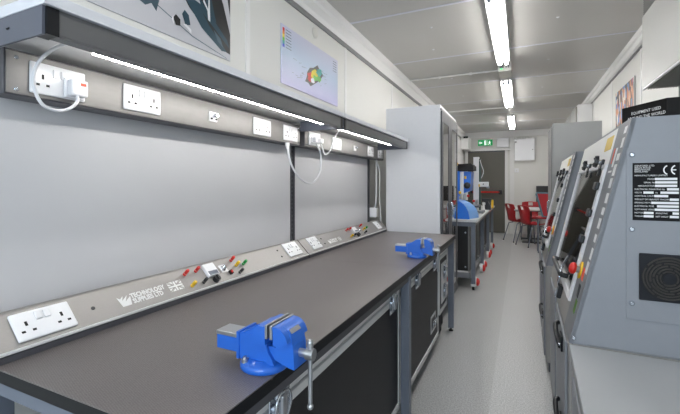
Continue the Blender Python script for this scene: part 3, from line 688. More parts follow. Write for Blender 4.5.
# ------------------------------------------------------------------ far bench with blue machines
t = thing('lab_bench', 'pale topped lab bench with blue-grey legs past the tall cabinet', 'bench', (-.85, 6.8, 0))
ZB = .885
for y0, y1 in ((5.0, 6.19), (6.2, 7.39), (7.4, 8.62)):
    MB().box((-1.38, y0, ZB-.03), (-.475, y1, ZB), M['tabletop'], .003).build('worktop', t)
MB().box((-1.36, 5.02, ZB-.085), (-.50, 5.05, ZB-.03), M['frame']).build('apron', t)
MB().box((-.525, 5.05, ZB-.075), (-.50, 8.58, ZB-.03), M['darkframe']).build('apron', t)
for x in (-.527, -1.33):
    for y in (5.045, 6.27, 7.45, 8.56):
        g = MB().box((x-.024, y-.024, .085), (x+.024, y+.024, ZB-.03), M['frame'], .003).build('leg', t)
        q = MB().box((x-.028, y-.03, .055), (x+.028, y+.03, .085), M['label'], .004).cyl((x-.014, y+.01, .034), (x+.014, y+.01, .034), .033, M['rubber'], 16).cyl((x+.0145, y+.01, .034), (x+.018, y+.01, .034), .018, M['zinc'], 12)
        q.build('caster', g)
def under_case(y0, y1, label):
    t = thing('flight_case', label, 'flight case', (-.9, (y0+y1)/2, .02), 0, 'black cases under the lab bench')
    MB().box((-1.3, y0, .20), (-.585, y1, .79), M['case'], .003).build('body', t)
    q = MB()
    for x in (-.6, -1.29):
        q.box((x, y0-.004, .20), (x+.016, y0+.02, .79), M['ledge'], .002)
        q.box((x, y1-.02, .20), (x+.016, y1+.004, .79), M['ledge'], .002)
    q.box((-1.3, y0-.004, .20), (-.584, y0+.02, .222), M['alu']).build('edge_trim', t)
    q = MB()
    for z in (.27, .71): q.ball((-.63, y0-.004, z), .014, M['chrome'], (1, .5, 1), 10)
    q.box((-.584, (y0+y1)/2-.06, .45), (-.578, (y0+y1)/2+.06, .56), M['zinc'], .002).build('hardware', t)
    MB().box((-1.32, y0-.01, .13), (-.57, y1+.01, .198), M['mgrey'], .003).build('trolley_deck', t)
    for y in (y0+.08, y1-.08):
        for x in (-.515, -1.26):
            q = MB().box((x-.035, y-.03, .10), (x+.01, y+.03, .135), M['label'], .003).cyl((x-.02, y, .075), (x+.012, y, .075), .055, M['label'], 20).lathe([(.050, .012), (.050, .030), (.036, .044), (.012, .050)], (x, y, .075), (1, 0, 0), M['red'], 20)
            q.build('caster', t, label='white caster with red wheel cover')
under_case(5.12, 6.19, 'nearest black case on a grey wheeled deck under the pale lab bench')
under_case(6.34, 7.38, 'middle black case on wheels under the pale lab bench')
under_case(7.52, 8.5, 'farthest black case on wheels under the pale lab bench')

t = thing('bench_drill', 'blue pillar drill with black motor head on the pale lab bench', 'drill', (-.80, 5.62, ZB), 0)
B = M['drill']
MB().box((-.95, 5.5, ZB+.001), (-.62, 5.85, ZB+.035), B, .006).build('base', t)
MB().cyl((-.80, 5.76, ZB+.03), (-.80, 5.76, 1.5), .035, M['zinc'], 18).build('pillar', t)
MB().prism([(-.86, 1.24), (-.72, 1.20), (-.62, 1.24), (-.60, 1.50), (-.90, 1.52)], 'y', 5.5, 5.82, B).box((-.80, 5.44, 1.16), (-.745, 5.5, 1.50), B, .006).build('head', t)
MB().box((-.745, 5.48, 1.19), (-.70, 5.50, 1.50), M['label']).build('scale_plate', t)
MB().prism([(-.84, 1.535), (-.82, 1.60), (-.60, 1.61), (-.57, 1.58), (-.57, 1.52), (-.84, 1.52)], 'y', 5.44, 5.84, M['hole']).build('belt_cover', t)
MB().box((-.85, 5.43, 1.58), (-.77, 5.5, 1.625), M['yellow'], .006).build('warning_label', t)
MB().ball((-.655, 5.485, 1.31), .045, M['black'], (1, .5, 1)).build('control_knob', t)
MB().box((-.69, 5.49, 1.40), (-.665, 5.50, 1.44), M['yellow']).build('switch', t)
MB().cyl((-.70, 5.58, 1.20), (-.70, 5.58, 1.10), .022, M['zinc'], 14).cyl((-.70, 5.58, 1.10), (-.70, 5.58, 1.03), .005, M['zinc'], 8).build('chuck', t)
MB().box((-.95, 5.42, 1.015), (-.50, 5.80, 1.04), M['darkframe'], .004).build('work_table', t)
MB().cyl((-.95, 5.5, 1.10), (-.57, 5.5, 1.10), .008, M['black'], 8).ball((-.57, 5.5, 1.10), .018, M['red']).ball((-.64, 5.49, 1.17), .02, M['red']).build('feed_lever', t)
t = thing('disc_guard_machine', 'bright blue curved-hood bench machine on the near end of the pale lab bench', 'machine', (-.70, 5.22, ZB), 0)
pts = [(-.84, ZB+.001), (-.575, ZB+.001)] + [(-.78+.20*math.cos(R(a)), ZB+.02+.225*math.sin(R(a))) for a in (5, 20, 35, 50, 65, 80, 90)] + [(-.84, 1.13)]
MB().prism(pts, 'y', 5.06, 5.11, B).build('hood', t)
vs = []
for y, cx_, rr in ((5.112, -.78, .195), (5.40, -.76, .26)):
    vs += [(-.83, y, ZB+.002), (cx_+rr+.005, y, ZB+.002)] + [(cx_+rr*math.cos(R(a)), y, ZB+.02+.22*math.sin(R(a))) for a in (8, 22, 38, 54, 70, 84)] + [(-.83, y, 1.12)]
k_ = len(vs)//2
MB().raw(vs, [list(range(k_)), list(range(2*k_-1, k_-1, -1))], M['drill2']).raw(vs, [(i, (i+1) % k_, k_+(i+1) % k_, k_+i) for i in range(k_)], M['drill2']).build('side_cover', t, label='pale blue side cover')
MB().prism([(-.755, ZB+.2), (-.72, ZB+.2), (-.71, ZB+.34), (-.745, ZB+.34)], 'y', 5.1, 5.16, B).ball((-.70, 5.12, ZB+.335), .02, M['yellow']).build('lever', t)
t = thing('test_column', 'tall pale grey upright test column behind the blue drill', 'machine', (-.60, 6.25, ZB), 0)
MB().box((-.72, 6.14, ZB+.001), (-.50, 6.5, ZB+.04), M['mgrey'], .004).build('base', t)
MB().box((-.648, 6.2, ZB+.04), (-.568, 6.30, 1.745), M['cabgrey'], .003).build('column', t)
MB().box((-.566, 6.2, ZB+.05), (-.542, 6.26, 1.715), mat('dark_green', (22, 60, 52), .4), .002).build('guide_strip', t, label='dark green guide strip')
MB().box((-.568, 6.16, 1.29), (-.43, 6.25, 1.365), M['label'], .01).box((-.46, 6.17, 1.265), (-.42, 6.24, 1.31), M['mgrey'], .01).box((-.57, 6.155, 1.29), (-.55, 6.17, 1.33), M['yellow']).ball((-.50, 6.158, 1.33), .01, M['black'], n=8).build('carriage', t)
MB().tube([(-.55, 6.2, 1.70), (-.53, 6.19, 1.62), (-.50, 6.18, 1.52), (-.53, 6.18, 1.42)], .005, M['cable'], 8, 5).build('lead', t)
t = thing('power_drill', 'black and yellow cordless drill standing on the far end of the pale lab bench', 'power tool', (-.50, 7.2, ZB))
MB().box((-.60, 7.1, 1.03), (-.44, 7.2, 1.08), M['black'], .008).cyl((-.44, 7.15, 1.055), (-.40, 7.15, 1.055), .012, M['black']).build('body', t)
MB().prism([(-.57, 1.03), (-.50, 1.03), (-.46, ZB+.06), (-.46, ZB+.001), (-.58, ZB+.001)], 'y', 7.11, 7.19, M['black']).build('grip', t)
MB().box((-.45, 7.10, ZB+.03), (-.415, 7.19, 1.06), M['yellow'], .006).build('battery', t)
for x, y, m, h, l in ((-.66, 6.72, 'black', .16, 'black bottle-shaped fixture on the pale lab bench behind the column'), (-.53, 6.62, 'label', .15, 'small white clamp post on the pale lab bench beside the column'), (-.95, 5.95, 'red', .24, 'red canister at the back of the pale lab bench'), (-.58, 5.95, 'zinc', .22, 'small steel gauge standing behind the blue hood')):
    tag(MB().lathe([(.035, .001), (.035, .02), (.016, .04), (.014, h*.7), (.026, h*.8), (.02, h)], (x, y, ZB), (0, 0, 1), M[m], 16).build('bench_fixture'), l, 'bench fixture', 'small fixtures on the lab bench')

# ------------------------------------------------------------------ things on the far wall
t = thing('exit_sign', 'green illuminated exit sign above the far door', 'sign', (-.87, YE, 2.39))
MB().box((-1.07, YE-.05, 2.392), (-.675, YE-.005, 2.575), M['trim'], .004).box((-1.062, YE-.054, 2.40), (-.683, YE-.05, 2.567), M['exit']).build('sign_body', t)
q = MB(frame((-1.062, YE-.0545, 2.40), (1, 0, 0), (0, 0, 1))); w_ = M['exitw']
q.raw([(.02, .083, 0), (.06, .13, 0), (.06, .10, 0), (.11, .10, 0), (.11, .066, 0), (.06, .066, 0), (.06, .036, 0)], [(0, 1, 6), (2, 3, 4, 5)], w_)
q.box((.165, .02, 0), (.215, .147, .001), w_).box((.245, .02, 0), (.25, .147, .001), w_)
q.box((.285, .06, 0), (.305, .10, .001), w_).cyl((.30, .118, 0), (.30, .118, .001), .014, w_, 10)
q.raw([(.285, .095, .001), (.335, .10, .001), (.335, .088, .001), (.285, .083, .001)], [(0, 1, 2, 3)], w_).raw([(.285, .06, .001), (.265, .025, .001), (.278, .025, .001), (.30, .06, .001)], [(0, 1, 2, 3)], w_).raw([(.295, .065, .001), (.33, .05, .001), (.325, .025, .001), (.315, .04, .001), (.29, .05, .001)], [(0, 1, 2, 3, 4)], w_)
q.build('pictogram', t, label='white running figure and arrow')
t = thing('wall_panel_box', 'flat white panel box beside the exit sign', 'box', (-.42, YE, 2.33))
MB().box((-.575, YE-.07, 2.335), (-.27, YE-.001, 2.60), M['cabgrey'], .004).build('box', t)
MB().box((-.56, YE-.074, 2.35), (-.285, YE-.07, 2.585), M['white'], .002).build('cover', t)
t = thing('distribution_board', 'white metal distribution board on the far wall right of the door', 'electrical box', (.105, YE, 1.95))
MB().box((-.135, YE-.11, 1.96), (.355, YE-.001, 2.545), M['cabgrey'], .006).build('box', t)
MB().box((-.125, YE-.118, 1.975), (.34, YE-.11, 2.53), M['white'], .003).cyl((.30, YE-.12, 2.25), (.30, YE-.125, 2.25), .012, M['ledge'], 12).cyl((-.10, YE-.12, 2.46), (-.10, YE-.125, 2.46), .02, M['ledge'], 12).build('door', t)
q = MB()
for k in range(7): q.cyl((-.09+k*.065, YE-.05, 2.545), (-.09+k*.065, YE-.05, 2.60), .012, M['trim'], 10)
q.build('cable_entry', t)
t = thing('light_switch', 'white light switch on the far wall beneath the distribution board', 'switch', (-.085, YE, 1.64))
MB().box((-.135, YE-.03, 1.65), (-.03, YE-.001, 1.76), M['white'], .006).build('switch_plate', t)
MB().box((-.095, YE-.036, 1.685), (-.07, YE-.03, 1.725), M['offwhite'], .002).build('rocker', t)
t = thing('duct_box', 'white boxed duct with a black slot in the left far corner', 'duct', (-1.34, 10.9, 2.26))
MB().box((XL+.02, 10.6, 2.265), (-1.235, YE-.05, 2.60), M['trim'], .005).build('casing', t)
MB().box((-1.36, 10.592, 2.55), (-1.24, 10.6, 2.60), M['hole']).build('slot', t)
t = thing('wall_screen', 'dark display screen on the far wall above the table', 'screen', (.55, YE, .86))
MB().box((.385, YE-.07, .86), (.98, YE-.001, 1.29), M['black'], .006).build('casing', t)
MB().box((.405, YE-.073, .885), (.96, YE-.07, 1.265), M['screen']).build('display', t)

# ------------------------------------------------------------------ table and chairs
t = thing('meeting_table', 'pale topped table on a dark pedestal near the far wall', 'table', (.5, 10.1, 0))
MB().box((-.12, 9.62, .735), (.95, 10.72, .765), M['tabletop'], .004).build('tabletop', t)
MB().box((-.10, 9.64, .715), (.94, 10.70, .735), M['darkframe']).build('under_frame', t)
MB().box((.16, 9.7, .02), (.24, 9.78, .72), M['black'], .004).box((.16, 10.4, .02), (.24, 10.48, .72), M['black'], .004).box((.16, 9.7, .60), (.24, 10.48, .64), M['black']).build('pedestal', t)
MB().box((.04, 9.68, 0), (.8, 9.80, .025), M['black'], .006).box((.04, 10.38, 0), (.8, 10.50, .025), M['black'], .006).build('base', t)
def chair(label):
    t = thing('dining_chair', label, 'chair', (0, 0, 0), 0, 'red plastic chairs around the far table')
    prof = [(.20, .455), (.16, .462), (.05, .448), (-.08, .448), (-.16, .462), (-.20, .50), (-.215, .58), (-.225, .68), (-.245, .78), (-.27, .86), (-.285, .875)]
    wid = [.19, .205, .21, .205, .195, .18, .17, .19, .21, .20, .15]
    N = 9; vs = []; m = M['chair']
    for (x, z), w in zip(prof, wid):
        for j in range(N):
            s_ = -1+2*j/(N-1); curve = .035*s_*s_
            dz = curve if z < .5 else 0; dx = curve if z >= .5 else curve*.3
            vs.append((x+dx*(1 if z >= .5 else 0), s_*w, z+dz))
    L = len(prof); fs = [(i*N+j, i*N+j+1, (i+1)*N+j+1, (i+1)*N+j) for i in range(L-1) for j in range(N-1)]
    fs = [f for k, f in enumerate(fs) if not (k//(N-1) == 8 and k % (N-1) in (3, 4))]
    q = MB(); q.raw(vs, fs, m, True); o = q.build('seat_shell', t, True)
    sd = o.modifiers.new('thick', 'SOLIDIFY'); sd.thickness = .012
    for sx, sy in ((1, 1), (1, -1), (-1, 1), (-1, -1)):
        q = MB().tube([(.06*sx, .12*sy, .44), (.14*sx, .18*sy, .415), (.20*sx-(.05 if sx < 0 else 0), .225*sy, .012)], .0115, M['zinc'] if False else M['frame'], 10, 1)
        g = q.build('leg', t, True)
        MB().cyl((.20*sx-(.05 if sx < 0 else 0), .225*sy, 0), (.20*sx-(.05 if sx < 0 else 0), .225*sy, .02), .014, M['rubber'], 10).build('foot', g, True)
    return t
c0 = chair('red plastic chair nearest, on grey legs at the corner of the far table')
c0.location = (.25, 9.28, 0); c0.rotation_euler = (0, 0, R(32))
copy_thing(c0, (-.03, 9.95, 0), R(30), 'red plastic chair behind the nearest one, closest to the dark door')
copy_thing(c0, (.25, 10.97, 0), R(-90), 'red plastic chair on the far side of the table, mostly hidden by it')
t = thing('padded_chair', 'chair with high red tapered back and blue-grey rim in front of the far table', 'chair', (.46, 8.35, 0), 0)
MB().prism([(.29, 1.15), (.60, 1.15), (.52, .72), (.40, .72)], 'y', 8.29, 8.31, M['chair']).build('back_panel', t)
MB().tube([(.285, 8.30, 1.155), (.395, 8.30, .715), (.525, 8.30, .715), (.605, 8.30, 1.155), (.285, 8.30, 1.165)], .02, M['teal'], 8, 1).build('rim', t)
MB().box((.29, 8.32, .66), (.62, 8.66, .70), M['chair'], .015).build('seat', t)
for x in (.32, .59):
    for y in (8.34, 8.63): MB().cyl((x, y, 0), (x, y, .67), .012, M['frame'], 10).build('leg', t)

# ------------------------------------------------------------------ training machines along the right wall
MS = .231; SL = math.hypot(1, MS)
def slant_frame(d=0.0):       # local frame lying on the sloping front, u = -local y, v = up the slope from z=.75
    f = frame((0, 0, .75), (0, -1, 0), (MS, 0, 1))
    return f @ Matrix.Translation((0, 0, d))
def zz(z): return (z-.75)*SL
def machine(label, loc, rz, L, full=True):
    t = thing('milling_machine', label, 'machine', loc, rz, 'grey enclosed training machines along the right wall')
    prof = [(0, .752), (.184, 1.547), (.70, 1.547), (.78, 1.40), (.78, .752)]
    F = slant_frame(); G = M['mgrey']
    MB().prism(prof, 'y', 0, .015, G).build('side_panel', t, True)
    MB().prism(prof, 'y', L-.015, L, G).build('side_panel', t, True)
    q = MB().box((.181, .012, 1.54), (.70, L-.012, 1.547), G).prism([(.70, 1.547), (.78, 1.40), (.78, .752), (.772, .752), (.772, 1.398), (.694, 1.54)], 'y', .015, L-.015, G).box((.004, .015, .752), (.78, L-.015, .765), G)
    q.build('rear_shell', t, True)
    S_ = lambda y0, y1, z0, z1, m, w0=-.012, w1=.0, bev=0: MB(F).box((-y1, zz(z0), w0), (-y0, zz(z1), w1), m, bev)
    k = 1 if full else .92
    w0, w1 = .255, L-.09
    S_(.0, .205, .752, 1.546, M['mstrip'], -.012, .0015).build('label_strip', t, True)
    S_(.205, L, 1.40, 1.546, M['mwhite'], -.012, .001).build('upper_panel', t, True)
    S_(.205, L, .752, .845, M['mwarm'], -.012, .001).build('lower_panel', t, True)
    S_(L-.04, L, .845, 1.40, M['mgrey'], -.012, .001).build('end_strip', t, True)
    q = S_(.212, .255, .845, 1.40, M['silver'], -.012, .010, .003); q.box((-w1-.032, zz(.845), -.012), (-w1, zz(1.40), .008), M['silver'], .003); q.box((-w1, zz(.845), -.012), (-.255, zz(.875), .012), M['silver'], .003); q.box((-w1, zz(1.385), -.012), (-.255, zz(1.402), .008), M['silver'], .003)
    fr = q.build('window_frame', t, True)
    S_(w0-.003, w1+.003, .872, 1.388, M['mglass'], -.004, .0).build('window_pane', fr, True)
    # inside the enclosure
    S_(w0-.04, w1+.03, .80, 1.44, M['cabgrey'], -.050, -.040).build('inner_wall', t, True)
    # cream shape with a slanting lower edge and the black rounded door backing
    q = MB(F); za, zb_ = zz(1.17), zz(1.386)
    q.box((-w1, zz(1.37), -.03), (-.70, zz(1.386), -.02), M['offwhite']).prism([(-w1, zb_), (-.69, zb_), (-.72, zz(1.29)), (-w1, za)], 'z', -.022, -.018, M['offwhite']); q.build('inner_cream_shape', t, True, label='cream inner shape')
    q = MB(F); pts = [(-.262, zz(1.384)), (-.69, zz(1.384)), (-.69, zz(1.265)), (-.66, zz(1.235)), (-.60, zz(1.218)), (-.262, zz(1.213))]
    q.raw([(a, b_, -.014) for a, b_ in pts], [list(range(len(pts)))], M['black'])
    for r_ in range(7):
        for c_ in range(2):
            y = .29+.18*c_; q.box((-y-.15, zz(1.228+.020*r_), -.0135), (-y, zz(1.234+.020*r_), -.013), M['darkframe'])
    q.build('instruction_sheet', t, True, label='black rounded instruction sheet')
    q = MB(F); q.cyl((-.7, zz(1.16), -.022), (-.7, zz(1.05), -.022), .016, M['zinc'], 16).cyl((-.7, zz(1.05), -.022), (-.7, zz(.98), -.022), .010, M['chrome'], 12).box((-w1+.1, zz(.89), -.039), (-.35, zz(.91), -.012), M['darkframe'], .004); q.build('spindle', t, True)
    if full: MB(F).lathe([(.024, -.06), (.026, -.045), (.018, -.03)], (-.96, zz(1.03), 0), (0, 0, 1), M['red'], 16).build('inner_button', t, True, label='red button')
    # star knob clamps across the top of the window
    for y in ((.34, .72) if full else (.24, .50, .86)):
        q = MB(F).box((-y-.028, zz(1.385), .001), (-y+.028, zz(1.425), .012), M['black'], .004).cyl((-y, zz(1.412), .010), (-y, zz(1.412), .030), .011, M['chrome'], 12)
        for a in range(5): q.cyl((-y, zz(1.412), .024), (-y+.024*math.cos(2*PI*a/5), zz(1.412)+.024*math.sin(2*PI*a/5), .030), .008, M['black'], 10)
        q.box((-y-.012, zz(1.355), .004), (-y+.012, zz(1.39), .014), M['black'], .004)
        q.build('clamp_knob', t, True)
    for z in (1.311, 1.203, 1.097):
        MB(F).box((-.262, zz(z)-.016, .011), (-.20, zz(z)+.016, .026), M['black'], .005).build('frame_clip', t, True)
    # emergency stop
    q = MB(F).lathe([(.034, .0015), (.034, .006), (.024, .007)], (-.165, zz(.985), 0), (0, 0, 1), M['yellow'], 24); q.cyl((-.165, zz(.985), .006), (-.165, zz(.985), .020), .013, M['ledge'], 14)
    e = q.build('emergency_stop', t, True, label='yellow and red emergency stop')
    MB(F).lathe([(.014, .018), (.022, .022), (.024, .032), (.018, .040), (.007, .043)], (-.165, zz(.985), 0), (0, 0, 1), M['red'], 22).build('mushroom_button', e, True, label='red mushroom button')
    # window handle and stays
    q = MB(F).tube([(-.98, zz(.885), .004), (-.98, zz(.885), .026), (-.92, zz(.885), .032), (-.50, zz(.895), .032), (-.46, zz(.895), .026), (-.46, zz(.895), .004)], .012, M['black'], 10, 3); q.build('window_handle', t, True)
    MB(F).tube([(-.55, zz(.97), .012), (-.50, zz(.93), .030), (-.46, zz(.88), .034), (-.50, zz(.84), .026), (-.56, zz(.81), .004)], .006, M['chrome'], 8, 5).build('stay', t, True)
    MB(F).box((-.56, zz(.775), .001), (-.50, zz(.835), .022), M['black'], .006).box((-.545, zz(.78), .022), (-.515, zz(.81), .028), M['chrome']).build('toggle_latch', t, True)
    # stickers on the strip
    w = .0022; wl = M['label']; rnd = random.Random(3); z = 1.525
    while z > 1.03:
        h = rnd.uniform(.018, .045); a = rnd.uniform(.022, .032)
        MB(F).box((-a-rnd.uniform(.035, .050), zz(z-h), .001), (-a, zz(z), w), wl).build('strip_label', t, True, label='white label')
        z -= h+rnd.uniform(.006, .022)
    MB(F).box((-.125, zz(1.385), .001), (-.095, zz(1.455), w), wl).build('strip_label', t, True, label='white label')
    MB(F).box((-.16, zz(1.365), .001), (-.10, zz(1.372), w), wl).build('strip_label', t, True, label='white label')
    if full: MB(F).box((-.155, zz(1.398), .0025), (-.135, zz(1.455), .003), M['orange']).build('warning_label', t, True, label='orange label')
    MB(F).box((-.11, zz(.962), .001), (-.07, zz(1.007), .003), M['orange']).build('warning_label', t, True, label='orange label')
    MB(F).box((-.105, zz(.898), .001), (-.068, zz(.945), .003), M['black']).build('warning_label', t, True, label='black label')
    MB(F).box((-.09, zz(.842), .001), (-.055, zz(.89), .003), M['olive']).build('warning_label', t, True, label='green label')
    MB(F).box((-.40, zz(1.462), .001), (-.255, zz(1.518), .003), M['yellowlab']).build('warning_label', t, True, label='yellow label')
    return t
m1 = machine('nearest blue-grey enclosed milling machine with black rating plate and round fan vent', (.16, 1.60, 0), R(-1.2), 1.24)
# near side of the first machine
FS = frame((0, -.0005, 0), (1, 0, 0), (0, 0, 1))          # local x, z
T0 = lambda w: FS @ Matrix.Translation((0, 0, w))
G = M['mgrey']
q = MB(FS).box((.167, .865, 0), (.62, 1.445, .003), G, .001).box((.06, 0.7555, 0), (.62, .757, .0015), M['ledge']).build('access_panel', m1, True)
for z in (1.421, 1.170, .920):
    MB(FS).lathe([(.0085, .003), (.0085, .005), (.005, .0085)], (.182, z, 0), (0, 0, 1), M['chrome'], 14).build('screw', m1, True)
MB(FS).lathe([(.007, 0), (.007, .002), (.004, .004)], (.014, .772, 0), (0, 0, 1), M['chrome'], 12).build('screw', m1, True)
q = MB(FS).box((.184, 1.201, .003), (.308, 1.393, .0045), M['plate']); rp = q.build('rating_plate', m1, True, label='black rating plate with white print')
q = MB(T0(.0047)); wl = M['label']
for k, s_ in enumerate(('DENFORD LTD', 'BIRDS ROYD', 'BRIGHOUSE', 'ENGLAND')): text_geo(q, s_, .0078, .189, 1.381-.0062*k*1.05, wl)
text_geo(q, 'MANUFACTURERS LIMITED', .0072, .189, 1.3485, wl)
for a0, x0_ in ((0, .2795), (1, .2995)):
    arc = [(x0_-.0145*math.cos(R(a)), 1.3685+.0165*math.sin(R(a)), 0) for a in range(-72, 73, 9)]
    inn = [(x0_-.0110*math.cos(R(a)), 1.3685+.0125*math.sin(R(a)), 0) for a in range(-72, 73, 9)]
    m_ = len(arc); q.raw(arc+inn, [(i, i+1, m_+i+1, m_+i) for i in range(m_-1)], wl)
q.box((.2875, 1.3668, 0), (.2985, 1.3702, .0003), wl)
rows = [('MODEL', .224, [(.244, .301)], 0), ('SERIAL No', .214, [(.244, .301)], 0), ('MANUFACTURED', .198, [(.244, .301)], 0), ('ELECTRICAL DRAWING No', .189, [(.275, .305)], 0),
        ('VOLTS', .189, [(.213, .240), (.258, .305)], 'Hz'), ('CONTROL VOLTAGE', .189, [(.242, .278)], 0), ('WEIGHT OF HEAVIEST MACHINE', .189, [(.282, .305)], 0),
        ('SPINDLE MOTOR', .189, [(.234, .305)], 0), ('ELECTRICAL FUSE', .189, [(.249, .305)], 0), ('SOFTWARE VERSION', .189, [(.243, .305)], 0), ('MOTORS', .189, [(.214, .240), (.289, .305)], 'SPINDLE MAX'), ('TOOLING', .189, [(.214, .240), (.282, .305)], 'NETT WEIGHT')]
for k, (s_, x, bars, mid) in enumerate(rows):
    z = 1.3365-.01125*k
    text_geo(q, s_, .0072, x, z, wl, sx=.92)
    if mid: text_geo(q, mid, .0068, .245, z, wl, sx=.75)
    for a, b_ in bars: q.box((a, z-.0012, 0), (b_, z+.0064, .0004), wl)
q.build('plate_print', rp, True)
cx, cz_, hw = .279, 1.014, .078
q = MB(FS).box((cx-hw, cz_-hw, .003), (cx+hw, cz_+hw, .010), M['fan'], .003); fv = q.build('fan_vent', m1, True, label='square black fan guard')
q = MB(FS).cyl((cx, cz_, .0095), (cx, cz_, .0108), .0725, M['hole'], 40); q.build('fan_opening', fv, True)
q = MB(T0(.0115))
for r_ in (.023, .032, .041, .050, .059, .068):
    for a0 in range(4):
        pts = [(cx+r_*math.cos(R(a0*90+a+r_*2200)), cz_+r_*math.sin(R(a0*90+a+r_*2200)), 0) for a in range(4, 87, 9)]
        q.tube(pts, .0024, M['fanring'], 6, 1)
q.cyl((cx, cz_, -.001), (cx, cz_, .002), .017, M['fan'], 20)
q.build('fan_grille', fv, True)
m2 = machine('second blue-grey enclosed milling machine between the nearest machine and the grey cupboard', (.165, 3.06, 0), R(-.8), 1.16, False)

# stands
def stand(label, loc, rz, L):
    t = thing('machine_stand', label, 'machine stand', loc, rz, 'grey stands under the milling machines')
    MB().box((.0, .0, .07), (.80, L, .75), M['mwarm'], .004).build('body', t, True)
    MB().box((.02, .02, 0), (.78, L-.02, .07), M['darkframe']).build('plinth', t, True)
    for k, (y0, y1) in enumerate(((.05, L*.5-.02), (L*.5+.08, L-.06))):
        d_ = MB().box((-.010, y0, .10), (-.0005, y1, .735), M['mgrey'], .003).build('door', t, True)
        if k: continue
        ya = y0+.14
        for z in (.69, .36):
            q = MB().box((-.018, ya-.05, z-.03), (-.010, ya+.03, z+.03), M['black'], .004).tube([(-.016, ya-.02, z-.02), (-.026, ya+.03, z+.005), (-.028, ya+.10, z+.03), (-.016, ya+.12, z+.035)], .010, M['black'], 8, 3).ball((-.020, ya-.02, z-.01), .007, M['chrome'], n=8)
            q.build('latch', d_, True)
    return t
stand('grey cupboard stand under the nearest milling machine', (.160, 1.60, 0), R(-1.2), 1.24)
stand('grey cupboard stand under the second milling machine', (.165, 3.06, 0), R(-.8), 1.16)
t = thing('side_cabinet', 'low cabinet with plain light grey top in front of the nearest milling machine', 'cabinet', (.160, 1.595, 0), R(-2.0))
MB().box((.012, -1.0, .07), (.80, -.004, .728), M['mwarm'], .003).build('body', t, True)
MB().box((0, -1.0, .728), (.80, -.003, .750), M['sidetop'], .002).build('top', t, True)
MB().box((.004, -.96, .10), (.0115, -.52, .66), M['mgrey'], .002).build('door', t, True)
MB().box((.004, -.48, .10), (.0115, -.06, .66), M['mgrey'], .002).build('door', t, True)
MB().box((.03, -.98, 0), (.78, -.03, .07), M['darkframe']).build('plinth', t, True)
# rear ledge the machine top box stands on
t = thing('display_box', 'long black cardboard box with white lettering on top of the nearest machine', 'box', (.55, 2.05, 1.548))
poly = [(.413, 2.09), (.52, 1.90), (.80, 1.90), (.80, 2.28), (.478, 2.28)]
MB().prism(poly, 'z', 1.5505, 1.660, M['blackbox']).build('carton', t)
dv = V((.107, -.19, 0)).normalized()
F = frame((.413, 2.09, 1.5505), dv, (0, 0, 1)) @ Matrix.Translation((0, 0, .0008))
q = MB(F); text_geo(q, 'EQUIPMENT USED', .0175, .122, .071, M['label'], 0, 'CENTER', .0002); text_geo(q, 'AROUND THE WORLD', .0175, .122, .050, M['label'], 0, 'CENTER', .0002)
q.build('lettering', t, label='white lettering')

# tall grey cupboard and white cupboard
t = thing('tall_cupboard', 'tall plain grey cupboard behind the second milling machine', 'cupboard', (.5, 4.6, 0))
MB().box((.292, 4.32, .05), (.70, 4.82, 1.925), M['cabtop'], .003).build('body', t)
MB().box((.31, 4.34, 0), (.68, 4.8, .05), M['darkframe']).build('plinth', t)
for y0, y1 in ((4.33, 4.565), (4.575, 4.81)):
    d_ = MB().box((.280, y0, .07), (.291, y1, 1.90), M['ledge'], .003).build('door', t)
    MB().tube([(.276, (4.54 if y0 < 4.5 else 4.60), 1.02), (.262, (4.54 if y0 < 4.5 else 4.60), 1.03), (.262, (4.54 if y0 < 4.5 else 4.60), 1.14), (.276, (4.54 if y0 < 4.5 else 4.60), 1.15)], .005, M['chrome'], 8, 2).build('handle', d_)
t = thing('wall_cupboard', 'white wall cupboard with grey front high on the right wall beyond the tall grey cupboard', 'cupboard', (.95, 8.1, 1.6))
MB().box((.85, 7.3, 1.6), (XR-.006, 8.95, 2.625), M['trim'], .004).build('body', t)
for y0, y1 in ((7.33, 8.11), (8.14, 8.92)):
    MB().box((.828, y0, 1.63), (.849, y1, 2.60), M['louver'], .004).build('door', t)

t = thing('mosaic_picture', 'multicoloured blue and red picture on the right wall above the milling machines', 'picture', (XR-.01, 5.2, 1.98))
MB().box((XR-.012, 4.79, 1.98), (XR-.0045, 5.62, 2.42), M['mosaic']).build('print_sheet', t)
MB().box((XR-.016, 4.782, 1.975), (XR-.005, 4.79, 2.425), M['tabletop']).build('edge', t)

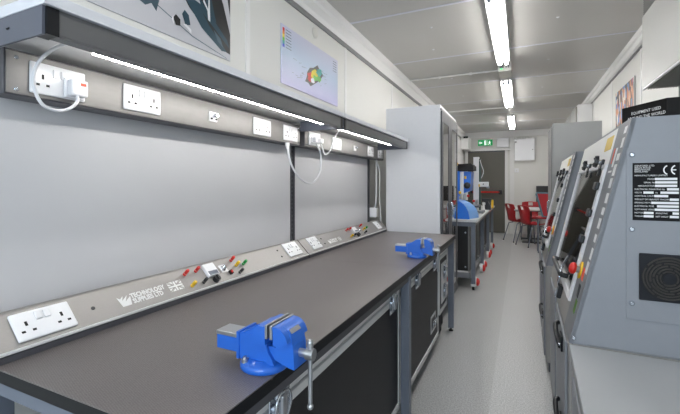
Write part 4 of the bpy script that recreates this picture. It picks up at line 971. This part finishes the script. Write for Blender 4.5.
# wall heater high on the right
HX, HY0, HY1, HZ0, HZ1 = .82, 2.35, 3.53, 2.02, 2.56
t = thing('wall_heater', 'white boxed wall heater with grey louvres high on the right wall', 'heater', (.94, 2.95, HZ0))
MB().box((HX, HY0, HZ0+.012), (HX+.012, HY1, HZ1), M['heater'], .002).box((HX+.012, HY1-.012, HZ0+.012), (XR-.006, HY1, HZ1+.16), M['heater'], .002).box((HX+.012, HY0, HZ0+.012), (XR-.006, HY0+.012, HZ1+.16), M['heater'], .002).box((XR-.02, HY0, HZ0), (XR-.006, HY1, HZ1+.16), M['heater']).build('casing', t)
q = MB()
for k in range(10): q.box((HX+.004, HY0+.012, HZ1+.012+k*.015), (HX+.02, HY1-.012, HZ1+.020+k*.015), M['louver'])
q.box((HX+.03, HY0+.012, HZ1+.004), (HX+.035, HY1-.012, HZ1+.16), M['ledge']); q.box((HX, HY0, HZ1+.155), (XR-.006, HY1, HZ1+.165), M['louver'])
q.build('upper_grille', t)
q = MB().box((HX+.02, HY0+.012, HZ0+.03), (XR-.02, HY1-.012, HZ0+.036), M['louver'])
for k in range(13): q.box((HX+.03+k*.016, HY0+.012, HZ0), (HX+.036+k*.016, HY1-.012, HZ0+.02), M['louver'])
q.box((HX, HY0, HZ0-.002), (HX+.016, HY1, HZ0+.012), M['silver'], .003)
q.build('lower_grille', t)
tag(MB().cyl((1.035, 3.5, .001), (1.035, 3.5, 2.019), .012, M['ledge'], 12).build('conduit'), 'grey vertical conduit dropping from the wall heater', 'conduit')

# ------------------------------------------------------------------ light and camera
L = bpy.data.lights.new('window_daylight', 'AREA'); L.shape = 'RECTANGLE'; L.size = 1.8; L.size_y = 1.25; L.energy = 60; L.color = (.74, .87, 1.0)
o = bpy.data.objects.new('window_daylight', L); C.objects.link(o); o.location = (-.17, YB+.02, 1.6); o.rotation_euler = (R(90), 0, R(180))
o.rotation_euler = (R(-90), 0, 0) if False else V((0, 1, 0)).to_track_quat('-Z', 'Z').to_euler()
w = bpy.data.worlds.new('world'); bpy.context.scene.world = w; w.use_nodes = True
w.node_tree.nodes['Background'].inputs[0].default_value = (.75, .87, 1, 1); w.node_tree.nodes['Background'].inputs[1].default_value = .6

cam = bpy.data.cameras.new('camera'); co = bpy.data.objects.new('camera', cam); C.objects.link(co)
cam.sensor_fit = 'HORIZONTAL'; cam.sensor_width = 36; cam.lens = 384/680*36
co.location = (0, 0, 1.32); co.rotation_euler = (R(90), 0, math.atan(180/384))
cam.shift_y = -(207-184.8)/680; cam.clip_start = .02
sc = bpy.context.scene; sc.camera = co
sc.view_settings.view_transform = 'Standard'; sc.view_settings.look = 'None'; sc.view_settings.gamma = 1; sc.view_settings.use_curve_mapping = False
sc.view_settings.exposure = .16
